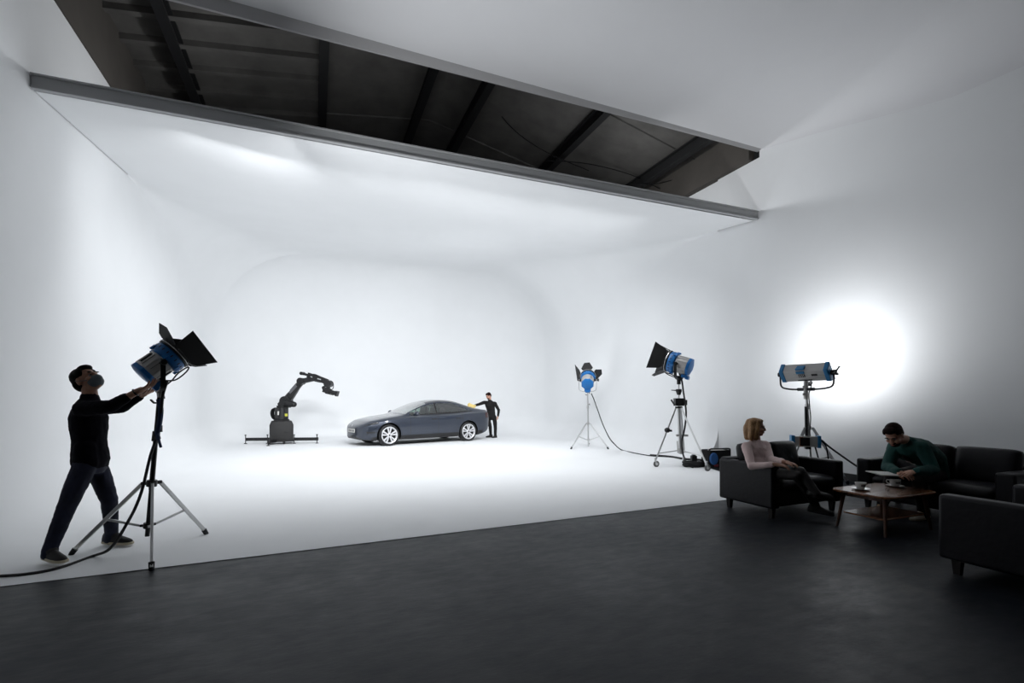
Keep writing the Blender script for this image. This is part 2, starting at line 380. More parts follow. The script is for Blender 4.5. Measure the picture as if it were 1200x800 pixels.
# ================================================================== LAMPS AND STANDS
def rotx(d):                                   # matrix taking local +X to direction d, Y kept level
    x = Vector(d).normalized(); y = V(0,0,1).cross(x).normalized(); z = x.cross(y)
    return Matrix(((x.x, y.x, z.x, 0), (x.y, y.y, z.y, 0), (x.z, y.z, z.z, 0), (0,0,0,1)))
def lamp_head(mount, d, s, label, doors, roll, yh=.27, yokemat='black', label_yoke=None):
    """doors: list of (angle about beam, opening angle, kind)"""
    yaw = math.atan2(d[1], d[0]); pitch = math.asin(Vector(d).normalized().z)
    t = thing('studio_lamp', label, 'studio lamp', mount, yaw, 'fresnel lamps with barn doors')
    B = Matrix.Translation((0, 0, yh*s)) @ Matrix.Rotation(-pitch, 4, 'Y') @ Matrix.Scale(s, 4)
    X = B @ Matrix.Rotation(PI/2, 4, 'Y')      # lathe axis z -> beam x
    # silver barrel with cooling ribs
    mb = MB(); mb.lathe([(.136,-.155), (.14,-.15), (.14,.03), (.136,.035)], 32, X)
    for k in range(16):
        a = 2*PI*k/16
        if k % 4 == 0: continue
        c = V(-.06, .143*math.cos(a), .143*math.sin(a))
        mb.box((0,0,0), (.15, .010, .012), B @ Matrix.Translation(c) @ Matrix.Rotation(a, 4, 'X'))
    for a in (.6, 1.5, 2.6): mb.box((0,0,0), (.13, .004, .02), B @ Matrix.Rotation(a, 4, 'X') @ Matrix.Translation((-.06, 0, .142)), mi=1)
    obj('barrel', mb, [M['silver'], M['black']], t)
    for sg in (-1, 1):
        mb = MB(); mb.box((0,0,0), (.05, .02, .03), B @ Matrix.Translation((.0, sg*.145, 0))); obj('pivot_plate', mb, M['black'], t)
    # blue rear cap, eight sided, with a heat sink foot
    mb = MB(); mb.lathe([(.10,-.215), (.142,-.20), (.148,-.19), (.148,-.158), (.13,-.15)], 8, X @ Matrix.Rotation(PI/8, 4, 'Z'))
    cap = obj('rear_cap', mb, M['blue'], t, bevel=.006*s)
    mb = MB(); mb.box((-.16, 0, -.165), (.10, .14, .05), B); mb.box((-.20, 0, -.18), (.05, .10, .05), B); obj('lamp_base_box', mb, M['blue'], t, bevel=.006*s)
    # blue front housing
    mb = MB(); mb.lathe([(.12,.03), (.165,.05), (.172,.07), (.172,.135), (.165,.15), (.14,.155)], 32, X)
    for k in range(6):
        a = 2*PI*k/6+.3; mb.box((.06, 0, .175), (.06, .035, .02), B @ Matrix.Rotation(a, 4, 'X'))
    for k in range(20): mb.box((.105, 0, .1725), (.03, .012, .004), B @ Matrix.Rotation(2*PI*k/20, 4, 'X'), mi=1)
    obj('front_housing', mb, [M['blue'], M['black']], t, bevel=.003)
    mb = MB()
    mb.rings([[X @ V(r*math.cos(2*PI*k/32), r*math.sin(2*PI*k/32), z) for k in range(32)] for r, z in ((.15,.155), (.178,.155), (.178,.20), (.15,.20))], closed=True)
    ring = obj('door_ring', mb, M['black'], t)
    mb = MB(); mb.tube([X @ V(.181*math.cos(2*PI*k/32), .181*math.sin(2*PI*k/32), .176) for k in range(32)], .004*s, 6, closed=True)
    obj('ring_clip', mb, M['alu'], ring)
    mb = MB(); mb.lathe([(.15,.156), (.15,.165), (.10,.178), (.02,.184)], 32, X); obj('lens', mb, M['lens'], t)
    # barn doors
    shapes = {'T': [(-.115,0), (.115,0), (.135,.04), (.062,.195), (-.062,.195), (-.135,.04)],
              'W': [(-.125,0), (.125,0), (.165,.035), (.225,.225), (-.225,.225), (-.165,.035)]}
    for ang, op, kd in doors:
        D = B @ Matrix.Rotation(ang+roll, 4, 'X') @ Matrix.Translation((.20, 0, .168)) @ Matrix.Rotation(-op, 4, 'Y')
        mb = MB(); mb.prism(shapes[kd], .006, D @ Matrix(((0,1,0,0),(1,0,0,0),(0,0,-1,0),(0,0,0,1))))
        o = obj('barn_door', mb, M['blackm'], t)
        mb = MB(); mb.cyl((0,-.10,.0), (0,.10,.0), .009, M=D); mb.box((-.01,-.07,.0),(.03,.02,.014),D); mb.box((-.01,.07,.0),(.03,.02,.014),D)
        obj('hinge', mb, M['black'], o)
    # yoke
    w = .20*s; h = yh*s; mb = MB()
    p = [V(0,-w,h+.03), V(0,-w,h*.5), V(0,-w*.95,h*.18), V(0,-w*.7,.02), V(0,-w*.3,0), V(0,w*.3,0), V(0,w*.7,.02), V(0,w*.95,h*.18), V(0,w,h*.5), V(0,w,h+.03)]
    pp = catmull(p, 5); R = []
    for i, q in enumerate(pp):
        tg = (pp[min(i+1,len(pp)-1)]-pp[max(i-1,0)]).normalized(); nn = tg.cross(V(1,0,0))
        R.append([q+V(1,0,0)*a*.022*s+nn*b*.006*s for a, b in ((-1,-1),(1,-1),(1,1),(-1,1))])
    mb.rings(R); y = obj('yoke', mb, M[yokemat], t)
    for sg in (-1, 1):
        mb = MB(); mb.cyl((0, sg*.13*s, h), (0, sg*(w+.03*s), h), .022*s, .022*s, 12)
        if sg < 0: mb.cyl((0,-w-.03*s,h),(0,-w-.06*s,h), .035*s, .03*s, 8)
        obj('tilt_knob', mb, M['black'], y)
    mb = MB(); mb.cyl((0,0,-.05), (0,0,.012), .02, .026, 14); obj('spigot', mb, M['alu'], t)
    # looped supply lead under the barrel
    mb = MB(); lp = [B @ V(-.10,-.03,-.16), B @ V(-.02,-.05,-.22), B @ V(.10,-.06,-.22), B @ V(.17,-.03,-.20), B @ V(.16,.03,-.19), B @ V(.06,.04,-.19), B @ V(-.03,.02,-.21), V(.02,-.05,.03), V(.03,-.045,-.06)]
    mb.tube(catmull(lp, 6), .008*s, 7); obj('lead', mb, M['rubber'], t)
    return t, (t.matrix_basis @ B)

def tripod(name, label, foot, hubz, bracez, top, bot, r=.017, m='alu', mast='black', cat='light stand', extra=True):
    """foot: three floor points; top/bot: ends of the mast (world)"""
    c = V(*[sum(f[i] for f in foot)/3 for i in (0,1)], 0)
    t = thing(name, label, cat, c, 0)
    ax = lambda z: bot+(top-bot)*((z-bot.z)/(top.z-bot.z))-c
    mb = MB(); mb.cyl(ax(hubz-.06), top-c-V(0,0,.0), r*1.15, r*.95, 14); mb.cyl(bot-c, ax(hubz), r*1.0, r*1.0, 14); mb.cyl(ax(hubz+.48*(top.z-hubz)), ax(hubz+.48*(top.z-hubz)+.09), r*1.7, r*1.6, 14)
    obj('mast', mb, M[mast], t)
    mb = MB(); mb.cyl(ax(hubz-.03), ax(hubz+.03), r*2.2, r*2.2, 12)
    for f in foot:
        d = (Vector(f)-c-ax(0)); d.z = 0; d.normalize(); mb.bar(ax(hubz), ax(hubz)+d*.085, .03, .03)
    obj('leg_collar', mb, M[mast], t, bevel=.003)
    mb = MB(); mb.cyl(ax(bracez-.025), ax(bracez+.025), r*2.0, r*2.0, 12)
    for f in foot:
        d = (Vector(f)-c-ax(0)); d.z = 0; d.normalize(); mb.bar(ax(bracez), ax(bracez)+d*.065, .022, .022)
    obj('brace_collar', mb, M[mast], t, bevel=.002)
    for f in foot:
        f = Vector(f)-c; d = f-ax(0); d.z = 0; d.normalize()
        a = ax(hubz)+d*.075; b = f+V(0,0,.02)
        mb = MB(); mb.bar(a, b, r*1.7, r*1.2); l = obj('leg', mb, M[m], t, bevel=.003)
        mb = MB(); dd = (b-a).normalized(); mb.cyl(b-dd*.05, f+V(0,0,.004), r*1.25, r*1.1, 10); obj('rubber_foot', mb, M['rubber'], l)
        k = (hubz-bracez-.02)/hubz; q = a.lerp(b, .52)
        mb = MB(); mb.bar(ax(bracez)+d*.06, q, r*1.1, r*.8); obj('brace', mb, M[m], t)
    if extra:
        mb = MB(); q = ax(hubz+.62*(top.z-hubz)); mb.cyl(q, q+V(.05,-.01,0), .008, .008, 8); mb.bar(q+V(.05,-.01,-.03), q+V(.05,-.01,.03), .012, .018); obj('lock_knob', mb, M['black'], t)
        mb = MB(); q = top-c-V(0,0,.07); mb.cyl(q, q-V(.05,.01,0), .008, .008, 8); mb.bar(q+V(-.045,-.01,.0), q+V(-.075,-.01,.03), .012, .018); obj('lock_knob', mb, M['black'], t)
    return t

# ---- left lamp, pushed by the man
FEETL = [gp(83,650.5), gp(242,626), gp(177.5,668)]
LT, LB = pt(187,463,4.42), pt(172.5,628,4.42)
tripod('lamp_stand', 'metal tripod light stand with silver legs beside the masked man, at the left', FEETL, .635, .245, LT, LB, .019)
d1 = V(.53,.53,.66)
lamp_head(LT+V(0,0,.03), d1, .86, 'large dark blue and silver studio lamp held by the masked man, barn doors wide open', [(.2,1.3,'T'), (PI/2,.45,'W'), (-PI/2,-.8,'T'), (PI,.75,'T')], .42, yh=.31)
# blue safety strap hanging on the mast
mb = MB(); q = [pt(186,468,4.38), pt(188.5,480,4.36), pt(187,495,4.36), pt(184,508,4.36)]
mb.tube(catmull(q,6), .022, 8); mb.tube(catmull([pt(184,508,4.36), pt(186,515,4.34), pt(188.5,524,4.33)],6), [.02]*6+[.012]*7, 8)
tag(obj('cable_strap', mb, mat('strap_blue', (.012,.03,.085), .7)), 'dark blue strap hanging around the mast of the left lamp stand', 'strap')
cl = [pt(196,446,4.40), pt(191,462,4.36), pt(189,480,4.35), pt(184,510,4.36), pt(176,535,4.34), pt(167,572,4.32), pt(158,596,4.30), pt(146,618,4.28), pt(140,628,4.25), pt(133,638,4.22), pt(124,646,4.2)]
cl2 = [gp(108,653.5)+V(0,0,.014), gp(70,667)+V(0,0,.014), gp(35,674)+V(0,0,.014), gp(0,677)+V(0,0,.014), gp(-60,680)+V(0,0,.014)]
mb = MB(); mb.tube(catmull(cl+cl2, 8), .0125, 8); tag(obj('power_cable', mb, M['rubber']), 'thick black cable running from the left lamp down across the white floor', 'cable')

# ---- small lamp in the middle distance
FEETM = [gp(669,526.3), gp(713,526.3), gp(690,521)]
MT, MBt = pt(688.7,460,14.1), pt(689.5,523,14.1)
tripod('lamp_stand', 'thin silver tripod stand of the smallest lamp, alone in the middle of the set', FEETM, .72, .24, MT, MBt, .022, 'alu', 'alu')
d2 = V(.16,.83,.56)
lamp_head(MT+V(0,0,.03), d2, 1.27, 'small-looking blue lamp on thin tripod far back, seen from behind', [(0,.45,'T'), (-PI/2,.55,'W'), (PI/2,.9,'T'), (PI,.5,'W')], -.1, yokemat='alu')

# ---- lamp on the wheeled stand
C3 = V(3.53,10.0,0)
def wheeled():
    t = thing('wheeled_lamp_stand', 'tall silver wheeled light stand with three casters behind the left sofa', 'light stand', C3, 0)
    base = V(.0,0,0); topz = pt(0,446,10).z
    hub = pt(797,476,10).z
    ax = lambda z: V((795.5-600)/F*10-C3.x+(.03 if z < hub else .0)*(hub-z), 0, z)
    mb = MB(); mb.cyl(ax(.28), ax(hub), .034, .034, 16); mb.cyl(ax(.30)+V(.09,.02,0), ax(hub)+V(.05,.02,0), .015, .015, 12); obj('lower_mast', mb, M['alu'], t)
    mb = MB(); mb.cyl(ax(hub), ax(topz), .015, .013, 14); obj('upper_mast', mb, M['alu'], t)
    mb = MB(); mb.cyl(ax(hub-.04), ax(hub), .075, .075, 12); mb.box(ax(hub+.09), (.18,.15,.16)); mb.box(ax(hub+.09)+V(.11,0,-.01), (.10,.10,.11)); mb.cyl(ax(hub+.02)-V(.09,0,0), ax(hub+.14)-V(.16,0,0), .012, .02, 8); obj('crank_head', mb, M['black'], t, bevel=.012)
    mb = MB(); mb.cyl(ax(hub+.24), ax(hub+.30), .035, .055, 12); mb.cyl(ax(hub+.30), ax(hub+.36), .06, .06, 12); mb.cyl(ax(hub+.33), ax(hub+.33)-V(.16,0,-.01), .016, .008, 8); obj('upper_clamp', mb, M['black'], t)
    mb = MB(); mb.cyl(ax(hub+.46), ax(hub+.64), .04, .045, 12); mb.cyl(ax(hub+.62), ax(hub+.62)-V(.07,0,0), .01, .015, 8); obj('spigot_receiver', mb, M['black'], t)
    mb = MB(); z = pt(0,510,10).z; mb.box(ax(z)+V(.05,.01,0), (.24,.07,.045)); mb.cyl(ax(.30)-V(.05,0,0), ax(.55)-V(.055,0,0), .012, .012, 8); obj('mast_guide', mb, M['silver'], t, bevel=.006)
    for (px, py), (qx) in (((768,547),770), ((828,552),826), ((801,544.5),800)):
        f = gp(px, py)-C3; d = V(f.x,f.y,0).normalized()
        ca = f+V(0,0,.13); a = ax(hub-.03)+d*.06
        mb = MB(); mb.bar(a, ca, .030, .020); l = obj('leg', mb, M['alu'], t, bevel=.004)
        if px == 768:
            q = a.lerp(ca, .42); mb = MB(); mb.ell(q, (.06,.06,.055)); mb.box(q+V(.05,-.03,-.01), (.07,.04,.04)); obj('leg_clamp', mb, M['black'], l)
        q = a.lerp(ca, .86); mb = MB(); mb.bar(ax(.36), q, .02, .014); obj('brace', mb, M['alu'], t)
        mb = MB(); mb.cyl(ca, ca+V(0,0,.07), .022, .022, 10); mb.box(f+V(.0,0,.10), (.035,.06,.09)); obj('caster_fork', mb, M['alu'], l, bevel=.003)
        cc = f+V(.02,0,.066); n = V(.35,-.94,0) if px != 801 else V(.8,-.6,0)
        mb = MB(); mb.lathe([(.03,-.018),(.06,-.02),(.066,-.012),(.066,.012),(.06,.02),(.03,.018)], 20, Matrix.Translation(cc) @ n.to_track_quat('Z','Y').to_matrix().to_4x4()); w = obj('caster_wheel', mb, mat('caster_grey',(.12,.12,.12),.5), t)
        mb = MB(); mb.cyl(cc-n*.024, cc+n*.024, .03, .03, 12); obj('wheel_hub', mb, M['alu'], w)
    mb = MB(); mb.cyl(ax(.30), ax(.40), .055, .055, 12); obj('brace_collar', mb, M['silver'], t)
    return C3+ax(topz)
WT = wheeled()
d3 = V(-.78,.55,.31)
lamp_head(WT+V(0,0,.03), d3, 1.28, 'blue and silver lamp tilted up to the left on the wheeled stand', [(0,.25,'T'), (PI/2,.35,'W'), (-PI/2,.35,'W'), (PI,.75,'T')], .12, yh=.25)
mb = MB(); q = [pt(796,437,9.95), pt(799,446,9.93), pt(801,460,9.92), pt(803,473,9.92), pt(804,484,9.92), pt(803,497,9.92), pt(801,508,9.92), pt(799,516,9.9), pt(800,530,9.85), gp(803,540)+V(0,0,.03), gp(806,546)+V(0,0,.025), gp(812,548.5)+V(0,0,.02)]
mb.tube(catmull(q,8), .018, 7); tag(obj('power_cable', mb, M['rubber']), 'black cable hanging down the mast of the wheeled light stand', 'cable')

# cable from the far lamp along the floor to the wheeled stand
q = [pt(693,461,14.05), pt(696,468,13.9), pt(701,482,13.6), pt(706,496,13.1), pt(713,511,12.4), pt(719,519,12.1), gp(728,528)+V(0,0,.03), gp(742,531)+V(0,0,.014), gp(758,534)+V(0,0,.016), gp(770,535.5)+V(0,0,.018)]
mb = MB(); mb.tube(catmull(q,8), .014, 7); tag(obj('power_cable', mb, M['rubber']), 'thin black cable curving from the far small lamp down to the floor', 'cable')
q = [gp(762,534.6)+V(0,0,.03), gp(785,536.5)+V(0,0,.032), gp(803,539.5)+V(0,0,.035), gp(816,541)+V(0,0,.05), gp(826,542)+V(0,0,.05)]
mb = MB(); mb.tube(catmull(q,8), .028, 8); tag(obj('cable_bundle', mb, M['rubber']), 'thick bundle of black cables on the floor behind the wheeled stand', 'cable')
q = [gp(832,548)+V(0,0,.016), gp(840,549.5)+V(0,0,.016), gp(850,551)+V(0,0,.016), gp(864,552)+V(0,0,.016)]
mb = MB(); mb.tube(catmull(q,8), .016, 7); tag(obj('power_cable', mb, M['rubber']), 'short black cable running from the black bag behind the left sofa', 'cable')
# coil of cable in front of the bag
c = gp(812,547); mb = MB(); P = []
for k in range(120):
    a = 2*PI*k/24; r = .17+.015*math.sin(k*.37); P.append(c+V(r*math.cos(a)*1.15, r*.75*math.sin(a), .025+.018*(k//24)+.006*math.sin(k*1.3)))
mb.tube(P, .017, 7); tag(obj('cable_coil', mb, M['rubber']), 'coil of black cable lying on the floor at the foot of the wheeled stand', 'cable coil')
mb = MB(); c = gp(816,543.5)
mb.box(c+V(-.02,.10,.09), (.12,.11,.17)); mb.box(c+V(-.02,.10,.185), (.08,.08,.025)); o = obj('power_adapter', mb, M['black'], bevel=.015); tag(o, 'small dark upright box standing just left of the black bag', 'box')
# open black bag with blue lid
c = gp(839,547.3); t = thing('equipment_bag', 'black open equipment bag with blue patch by the white wall', 'bag', c, math.radians(10))
mb = MB()
for x, y, sx, sy in ((0,-.13,.50,.03),(0,.13,.50,.03),(-.24,0,.03,.26),(.24,0,.03,.26)): mb.box((x,y,.19), (sx,sy,.36))
mb.box((0,0,.02), (.48,.26,.03)); obj('body', mb, M['blackcl'], t, bevel=.012)
mb = MB(); mb.tube(catmull([(-.24,-.13,.36),(-.20,-.14,.40),(0,-.14,.40),(.2,-.14,.40),(.24,-.13,.36)],6), .017, 7); obj('handle', mb, M['black'], t)
mb = MB(); mb.box((.02,0,.34), (.32,.20,.05)); obj('contents', mb, M['label'], t, bevel=.01)
mb = MB(); mb.rings([[(-.245,-.165+.02*math.cos(6.28*k/12)*0, .20) if False else (-.16+.085*math.cos(2*PI*k/14), y, .20+.125*math.sin(2*PI*k/14)) for k in range(14)] for y in (-.20,-.14)]); obj('blue_patch', mb, mat('bag_blue', (.02,.10,.30), .5), t, bevel=.012)
mb = MB(); mb.box((-.10,-.165,.06), (.09,.03,.05)); obj('red_tag', mb, mat('tag_red', (.22,.03,.05), .6), t, bevel=.006)

# ---- LED panel
d4 = V(.68,.43,.59)
PC = pt(944.5,437.5,7.85)
def led():
    base = gp(949,569); base = V(4.90,7.88,0)
    feet = [gp(994,567.5), base+V(-.62,-.12,0), base+V(.0,.66,0)]
    topz = pt(0,456,7.85).z
    T = V((944.5-600)/F*7.85, 7.85, topz); Bm = V(4.93,7.88,.3)
    t = tripod('lamp_stand', 'dark and silver light stand rising behind the left sofa under the panel lamp', feet, .95, .42, T, Bm, .022, 'alu', 'alu', extra=False)
    c = V(t.location)
    for z in (1.62, 1.50):
        mb = MB(); q = T-c; q.z = z; mb.cyl(q, q-V(.05,.01,0), .009, .009, 8); mb.bar(q+V(-.05,-.01,-.02), q+V(-.05,-.01,.02), .012, .018); obj('lock_knob', mb, M['silver'], t)
    mb = MB(); mb.cyl(V(T.x-c.x,T.y-c.y,1.42), V(T.x-c.x,T.y-c.y,1.72), .034, .034, 12); obj('mast_collar', mb, M['silver'], t)
    mb = MB(); mb.cyl(V(T.x-c.x+.01,T.y-c.y,.62), V(T.x-c.x,T.y-c.y,1.30), .0225, .0225, 12); obj('mast_sleeve', mb, M['black'], t)
    yaw = math.atan2(d4.y, d4.x); pitch = math.asin(d4.normalized().z)
    h = PC.z-topz
    p = thing('panel_lamp', 'wide blue edged panel lamp aimed up at the bright spot on the right wall', 'studio lamp', T+V(0,0,.0), yaw)
    Bx = Matrix.Translation((0,0,h)) @ Matrix.Rotation(-pitch, 4, 'Y')
    # silver back: a trapezoid trough along Y
    sec = [(-.075,-.10), (-.075,.10), (.055,.155), (.055,-.155)]
    L = .345
    mb = MB(); mb.rings([[Bx @ V(x, y, z) for x, z in sec] for y in (-L+.03, L-.03)]); 
    for z in (-.05,.0,.05): mb.box((-.078,0,z), (.008,.60,.028), Bx)
    obj('housing', mb, M['silver'], p, bevel=.004)
    for sg in (-1, 1):
        mb = MB(); s2 = [(x*1.12, z*1.10) for x, z in sec]
        mb.rings([[Bx @ V(x, y, z) for x, z in s2] for y in (sg*L-.035, sg*L+.035)]); obj('end_cap', mb, M['bluelight'], p, bevel=.01)
    mb = MB(); mb.box((-.025,-.02+.06,.128), (.10,.13,.03), Bx @ Matrix.Rotation(.0,4,'Y')); mb.box((-.083,.04,.075), (.012,.13,.05), Bx); obj('blue_band', mb, M['bluelight'], p, bevel=.004)
    mb = MB(); mb.box((-.083,.03,.012), (.008,.10,.055), Bx)
    for k in range(4): mb.box((-.088,.065-.023*k,.012), (.004,.008,.04), Bx, mi=1)
    obj('control_panel', mb, [M['black'], M['label']], p)
    mb = MB(); mb.box((-.083,-.165,.02), (.008,.085,.035), Bx); obj('display', mb, M['black'], p)
    mb = MB(); mb.box((-.083,.0,-.075), (.008,.22,.012), Bx); obj('vent_slot', mb, M['black'], p)
    mb = MB(); mb.box((.058,0,0), (.004,.62,.29), Bx); obj('light_face', mb, emit('panel_face', (1,1,1), 6), p)
    mb = MB(); mb.cyl(Bx @ V(-.05,.0,-.12), Bx @ V(-.05,.0,-.17), .014, .014, 8); mb.box((-.03,.0,-.19), (.09,.09,.02), Bx); mb.box((-.03,.035,-.165), (.09,.012,.05), Bx); mb.box((-.03,-.035,-.165), (.09,.012,.05), Bx); obj('cable_gland', mb, M['black'], p)
    w = .415; mb = MB()
    q = catmull([(0,w,h+.02), (0,w,h*.55), (0,w*.96,h*.22), (0,w*.80,.02), (0,w*.4,.0), (0,-w*.4,.0), (0,-w*.80,.02), (0,-w*.96,h*.22), (0,-w,h*.55), (0,-w,h+.02)], 6)
    mb.tube(q, .0145, 8); mb.cyl((0,.13,.0),(0,-.13,.0),.026,.026,10); y = obj('yoke', mb, M['black'], p)
    mb = MB(); mb.cyl((0,L,h),(0,w+.03,h),.04,.04,12); obj('tilt_knob', mb, M['black'], y)
    mb = MB(); mb.cyl((0,-L,h),(0,-w-.03,h),.04,.045,12); mb.bar((0,-w-.02,h),(-.02,-w-.09,h+.09),.018,.018); mb.bar((0,-w-.02,h),(0,-w-.06,h-.04),.03,.03); obj('tilt_knob', mb, M['black'], y)
    # ballast clamped to the mast
    bc = pt(943.5,517,7.75)
    b = thing('lamp_ballast', 'blue ended power unit clamped to the stand below the panel lamp', 'power unit', bc, math.radians(-18))
    mb = MB(); mb.box((0,0,0), (.34,.13,.17)); obj('case', mb, M['silver'], b, bevel=.008)
    for sg in (-1,1):
        mb = MB(); mb.box((sg*.185,0,0), (.05,.15,.195)); 
        for z in (-.06,-.02,.02,.06): mb.box((sg*.185,-.078,z), (.044,.012,.014))
        obj('end_cap', mb, M['bluelight'], b, bevel=.006)
    mb = MB(); mb.box((-.02,-.07,0), (.14,.02,.13)); obj('control_panel', mb, M['black'], b, bevel=.004)
    mb = MB(); mb.box((-.07,-.072,0), (.05,.012,.15)); obj('strap', mb, M['orange'], b)
    mb = MB(); mb.box((.04,.02,-.10), (.07,.10,.05)); obj('clamp', mb, M['black'], b, bevel=.004)
    return p, p.matrix_basis @ Bx
LEDP, LEDM = led()
q = [pt(951,449,7.8), pt(950,455,7.75), pt(948,462,7.75), pt(949,478,7.78), pt(950,490,7.78), pt(949,505,7.8), pt(950,513,7.8)]
mb = MB(); mb.tube(catmull(q,6), .008, 6); tag(obj('power_cable', mb, M['rubber']), 'thin cable running along the mast from the panel lamp to its power unit', 'cable')
q = [pt(958,515,7.72), pt(963,516,7.7), pt(970,522,7.7), pt(985,533,7.72), pt(1004,546,7.6), pt(1021,556,7.4), W(8.05,4.75,.10), W(8.2,4.3,.02)]
mb = MB(); mb.tube(catmull(q,6), .015, 7); tag(obj('power_cable', mb, M['rubber']), 'black cable sloping from the power unit down behind the back sofa', 'cable')
q = [pt(958,516,7.72), pt(963,517,7.72), pt(968,523,7.74), pt(970,533,7.76), pt(972,545,7.8), gp(978,566)+V(0,0,.01), gp(985,566)+V(0,0,.014)]
mb = MB(); mb.tube(catmull(q,6), .010, 7); tag(obj('power_cable', mb, M['rubber']), 'black cable dropping straight from the power unit to the floor', 'cable')
q = [pt(953,515,7.75), pt(956,526,7.75), pt(959,537,7.75), gp(966,568)+V(0,0,.014)]
mb = MB(); mb.tube(catmull(q,6), .012, 7); tag(obj('power_cable', mb, M['rubber']), 'short black cable hanging just right of the panel lamp mast', 'cable')
# ================================================================== LOUNGE
def pillow(mb, c, w, h, t, R, n=14):
    """soft cushion: w along local x, h along local z, t thick"""
    for sg in (1,): pass
    rings = []
    def half(x, z):
        e = (max(0, 1-abs(x)**4.5)*max(0, 1-abs(z)**4.5))**.38
        return t/2*(.35+.65*e) if e > 0 else t/2*.35
    vs = []; fs = []; m = n+1
    for s in (-1, 1):
        for i in range(m):
            for j in range(m):
                x, z = -1+2*i/n, -1+2*j/n
                px, pz = x, z
                r = 1-.06*(abs(x*z))**6
                wr = .012*math.sin(5*x+3*z+s)*.6
                vs.append(R @ V(px*r*w/2, s*(half(x, z)+wr*.3), pz*r*h/2)+c)
    k = m*m
    for i in range(n):
        for j in range(n):
            a = i*m+j; fs.append((a, a+1, a+m+1, a+m)); fs.append((k+a, k+a+m, k+a+m+1, k+a+1))
    bd = [i*m for i in range(m)]+[n*m+j for j in range(1, m)]+[i*m+n for i in range(n-1, -1, -1)]+[j for j in range(n-1, 0, -1)]
    for i in range(len(bd)):
        a, b = bd[i], bd[(i+1) % len(bd)]; fs.append((a, b, b+k, a+k))
    mb.add(vs, fs)
def sofa(label, ub, vf, width, rz, depth=.80, n=2, armw=.135, armh=.64, backh=.66, cush=.84, fat=.0):
    """local frame: x across the width, -y is the front, origin at the front left floor corner (seen from the front)"""
    t = thing('leather_sofa', label, 'sofa', ub, rz, 'black leather sofas')
    w = width; D = depth; L = M['leather']
    mb = MB(); mb.box((w/2, D/2+.01, .235), (w-2*armw+.02, D-.06, .20)); obj('seat_base', mb, L, t, bevel=.02, seg=3)
    for x in (armw/2, w-armw/2):
        mb = MB(); mb.box((x, D/2, (armh+.125)/2), (armw, D, armh-.125)); obj('armrest', mb, L, t, bevel=.028, seg=4)
    mb = MB(); mb.box((w/2, D-.07, (backh+.125)/2), (w-.04, .14, backh-.125)); obj('back_frame', mb, L, t, bevel=.028, seg=4)
    iw = (w-2*armw)/n
    for k in range(n):
        x = armw+iw*(k+.5)
        mb = MB(); pillow(mb, V(x, .325, .385), iw*.985, .66, .17, Matrix.Rotation(PI/2, 3, 'X')); obj('seat_cushion', mb, L, t, ang=60)
        mb = MB(); pillow(mb, V(x, D-.225, .64), iw*.97, cush-.42, .20+fat, Matrix.Rotation(math.radians(-12), 3, 'X')); obj('back_cushion', mb, L, t, ang=60)
    for x in (.10, w-.10):
        for y in (.09, D-.09):
            mb = MB(); mb.rings([[(x+a*h, y+b*h, z) for a, b in ((-1,-1),(1,-1),(1,1),(-1,1))] for z, h in ((0.001,.022), (.135,.032))]); obj('leg', mb, M['leg'], t)
    return t
# sofa A faces -v
sofa('black leather sofa the woman sits on, at the left of the lounge', W(4.93, 3.98), 0, 1.27, TH)
# sofa C faces +v: turned round
sofa('black leather sofa nearest the camera, cut by the right edge', W(5.97, 2.27), 0, 1.28, TH+PI, depth=.85)
# sofa B faces -u
sofa('black leather sofa the bearded man sits on, behind the walnut table', W(6.62, 4.10), 0, 1.56, TH-PI/2, depth=.82, armw=.17)
# walnut coffee table
def table():
    c = W(5.78, 3.29); t = thing('coffee_table', 'walnut coffee table with lower shelf and splayed legs between the sofas', 'table', c, TH)
    a, b, zt = .45, .30, .42
    def outline(a, b, r, bow, n=8):
        P = []
        for cx, cy, s in ((a-r,b-r,0),(-a+r,b-r,PI/2),(-a+r,-b+r,PI),(a-r,-b+r,-PI/2)):
            for k in range(n+1): P.append((cx+r*math.cos(s+PI/2*k/n), cy+r*math.sin(s+PI/2*k/n)))
        return [(x*(1+bow*(1-(y/b)**2)), y*(1+bow*(1-(x/a)**2))) for x, y in P]
    mb = MB(); mb.prism(outline(a, b, .10, .03), .026, Matrix.Translation((0,0,zt-.013))); obj('table_top', mb, M['walnut'], t, bevel=.008, seg=3)
    mb = MB()
    for s in (-1,1): mb.box((0, s*.19, zt-.05), (.66, .022, .05)); mb.box((s*.33, 0, zt-.05), (.022, .36, .05))
    obj('apron', mb, M['walnutd'], t, bevel=.003)
    for sx in (-1,1):
        for sy in (-1,1):
            mb = MB(); p0 = V(sx*.335, sy*.205, zt-.026); p1 = V(sx*.395, sy*.245, .0); mb.cyl(p0, p1, .022, .014, 14); obj('leg', mb, M['walnutd'], t)
    mb = MB(); mb.prism(outline(.355, .215, .03, .0), .018, Matrix.Translation((0,0,.165))); obj('lower_shelf', mb, M['walnut'], t, bevel=.004)
    return t
table()
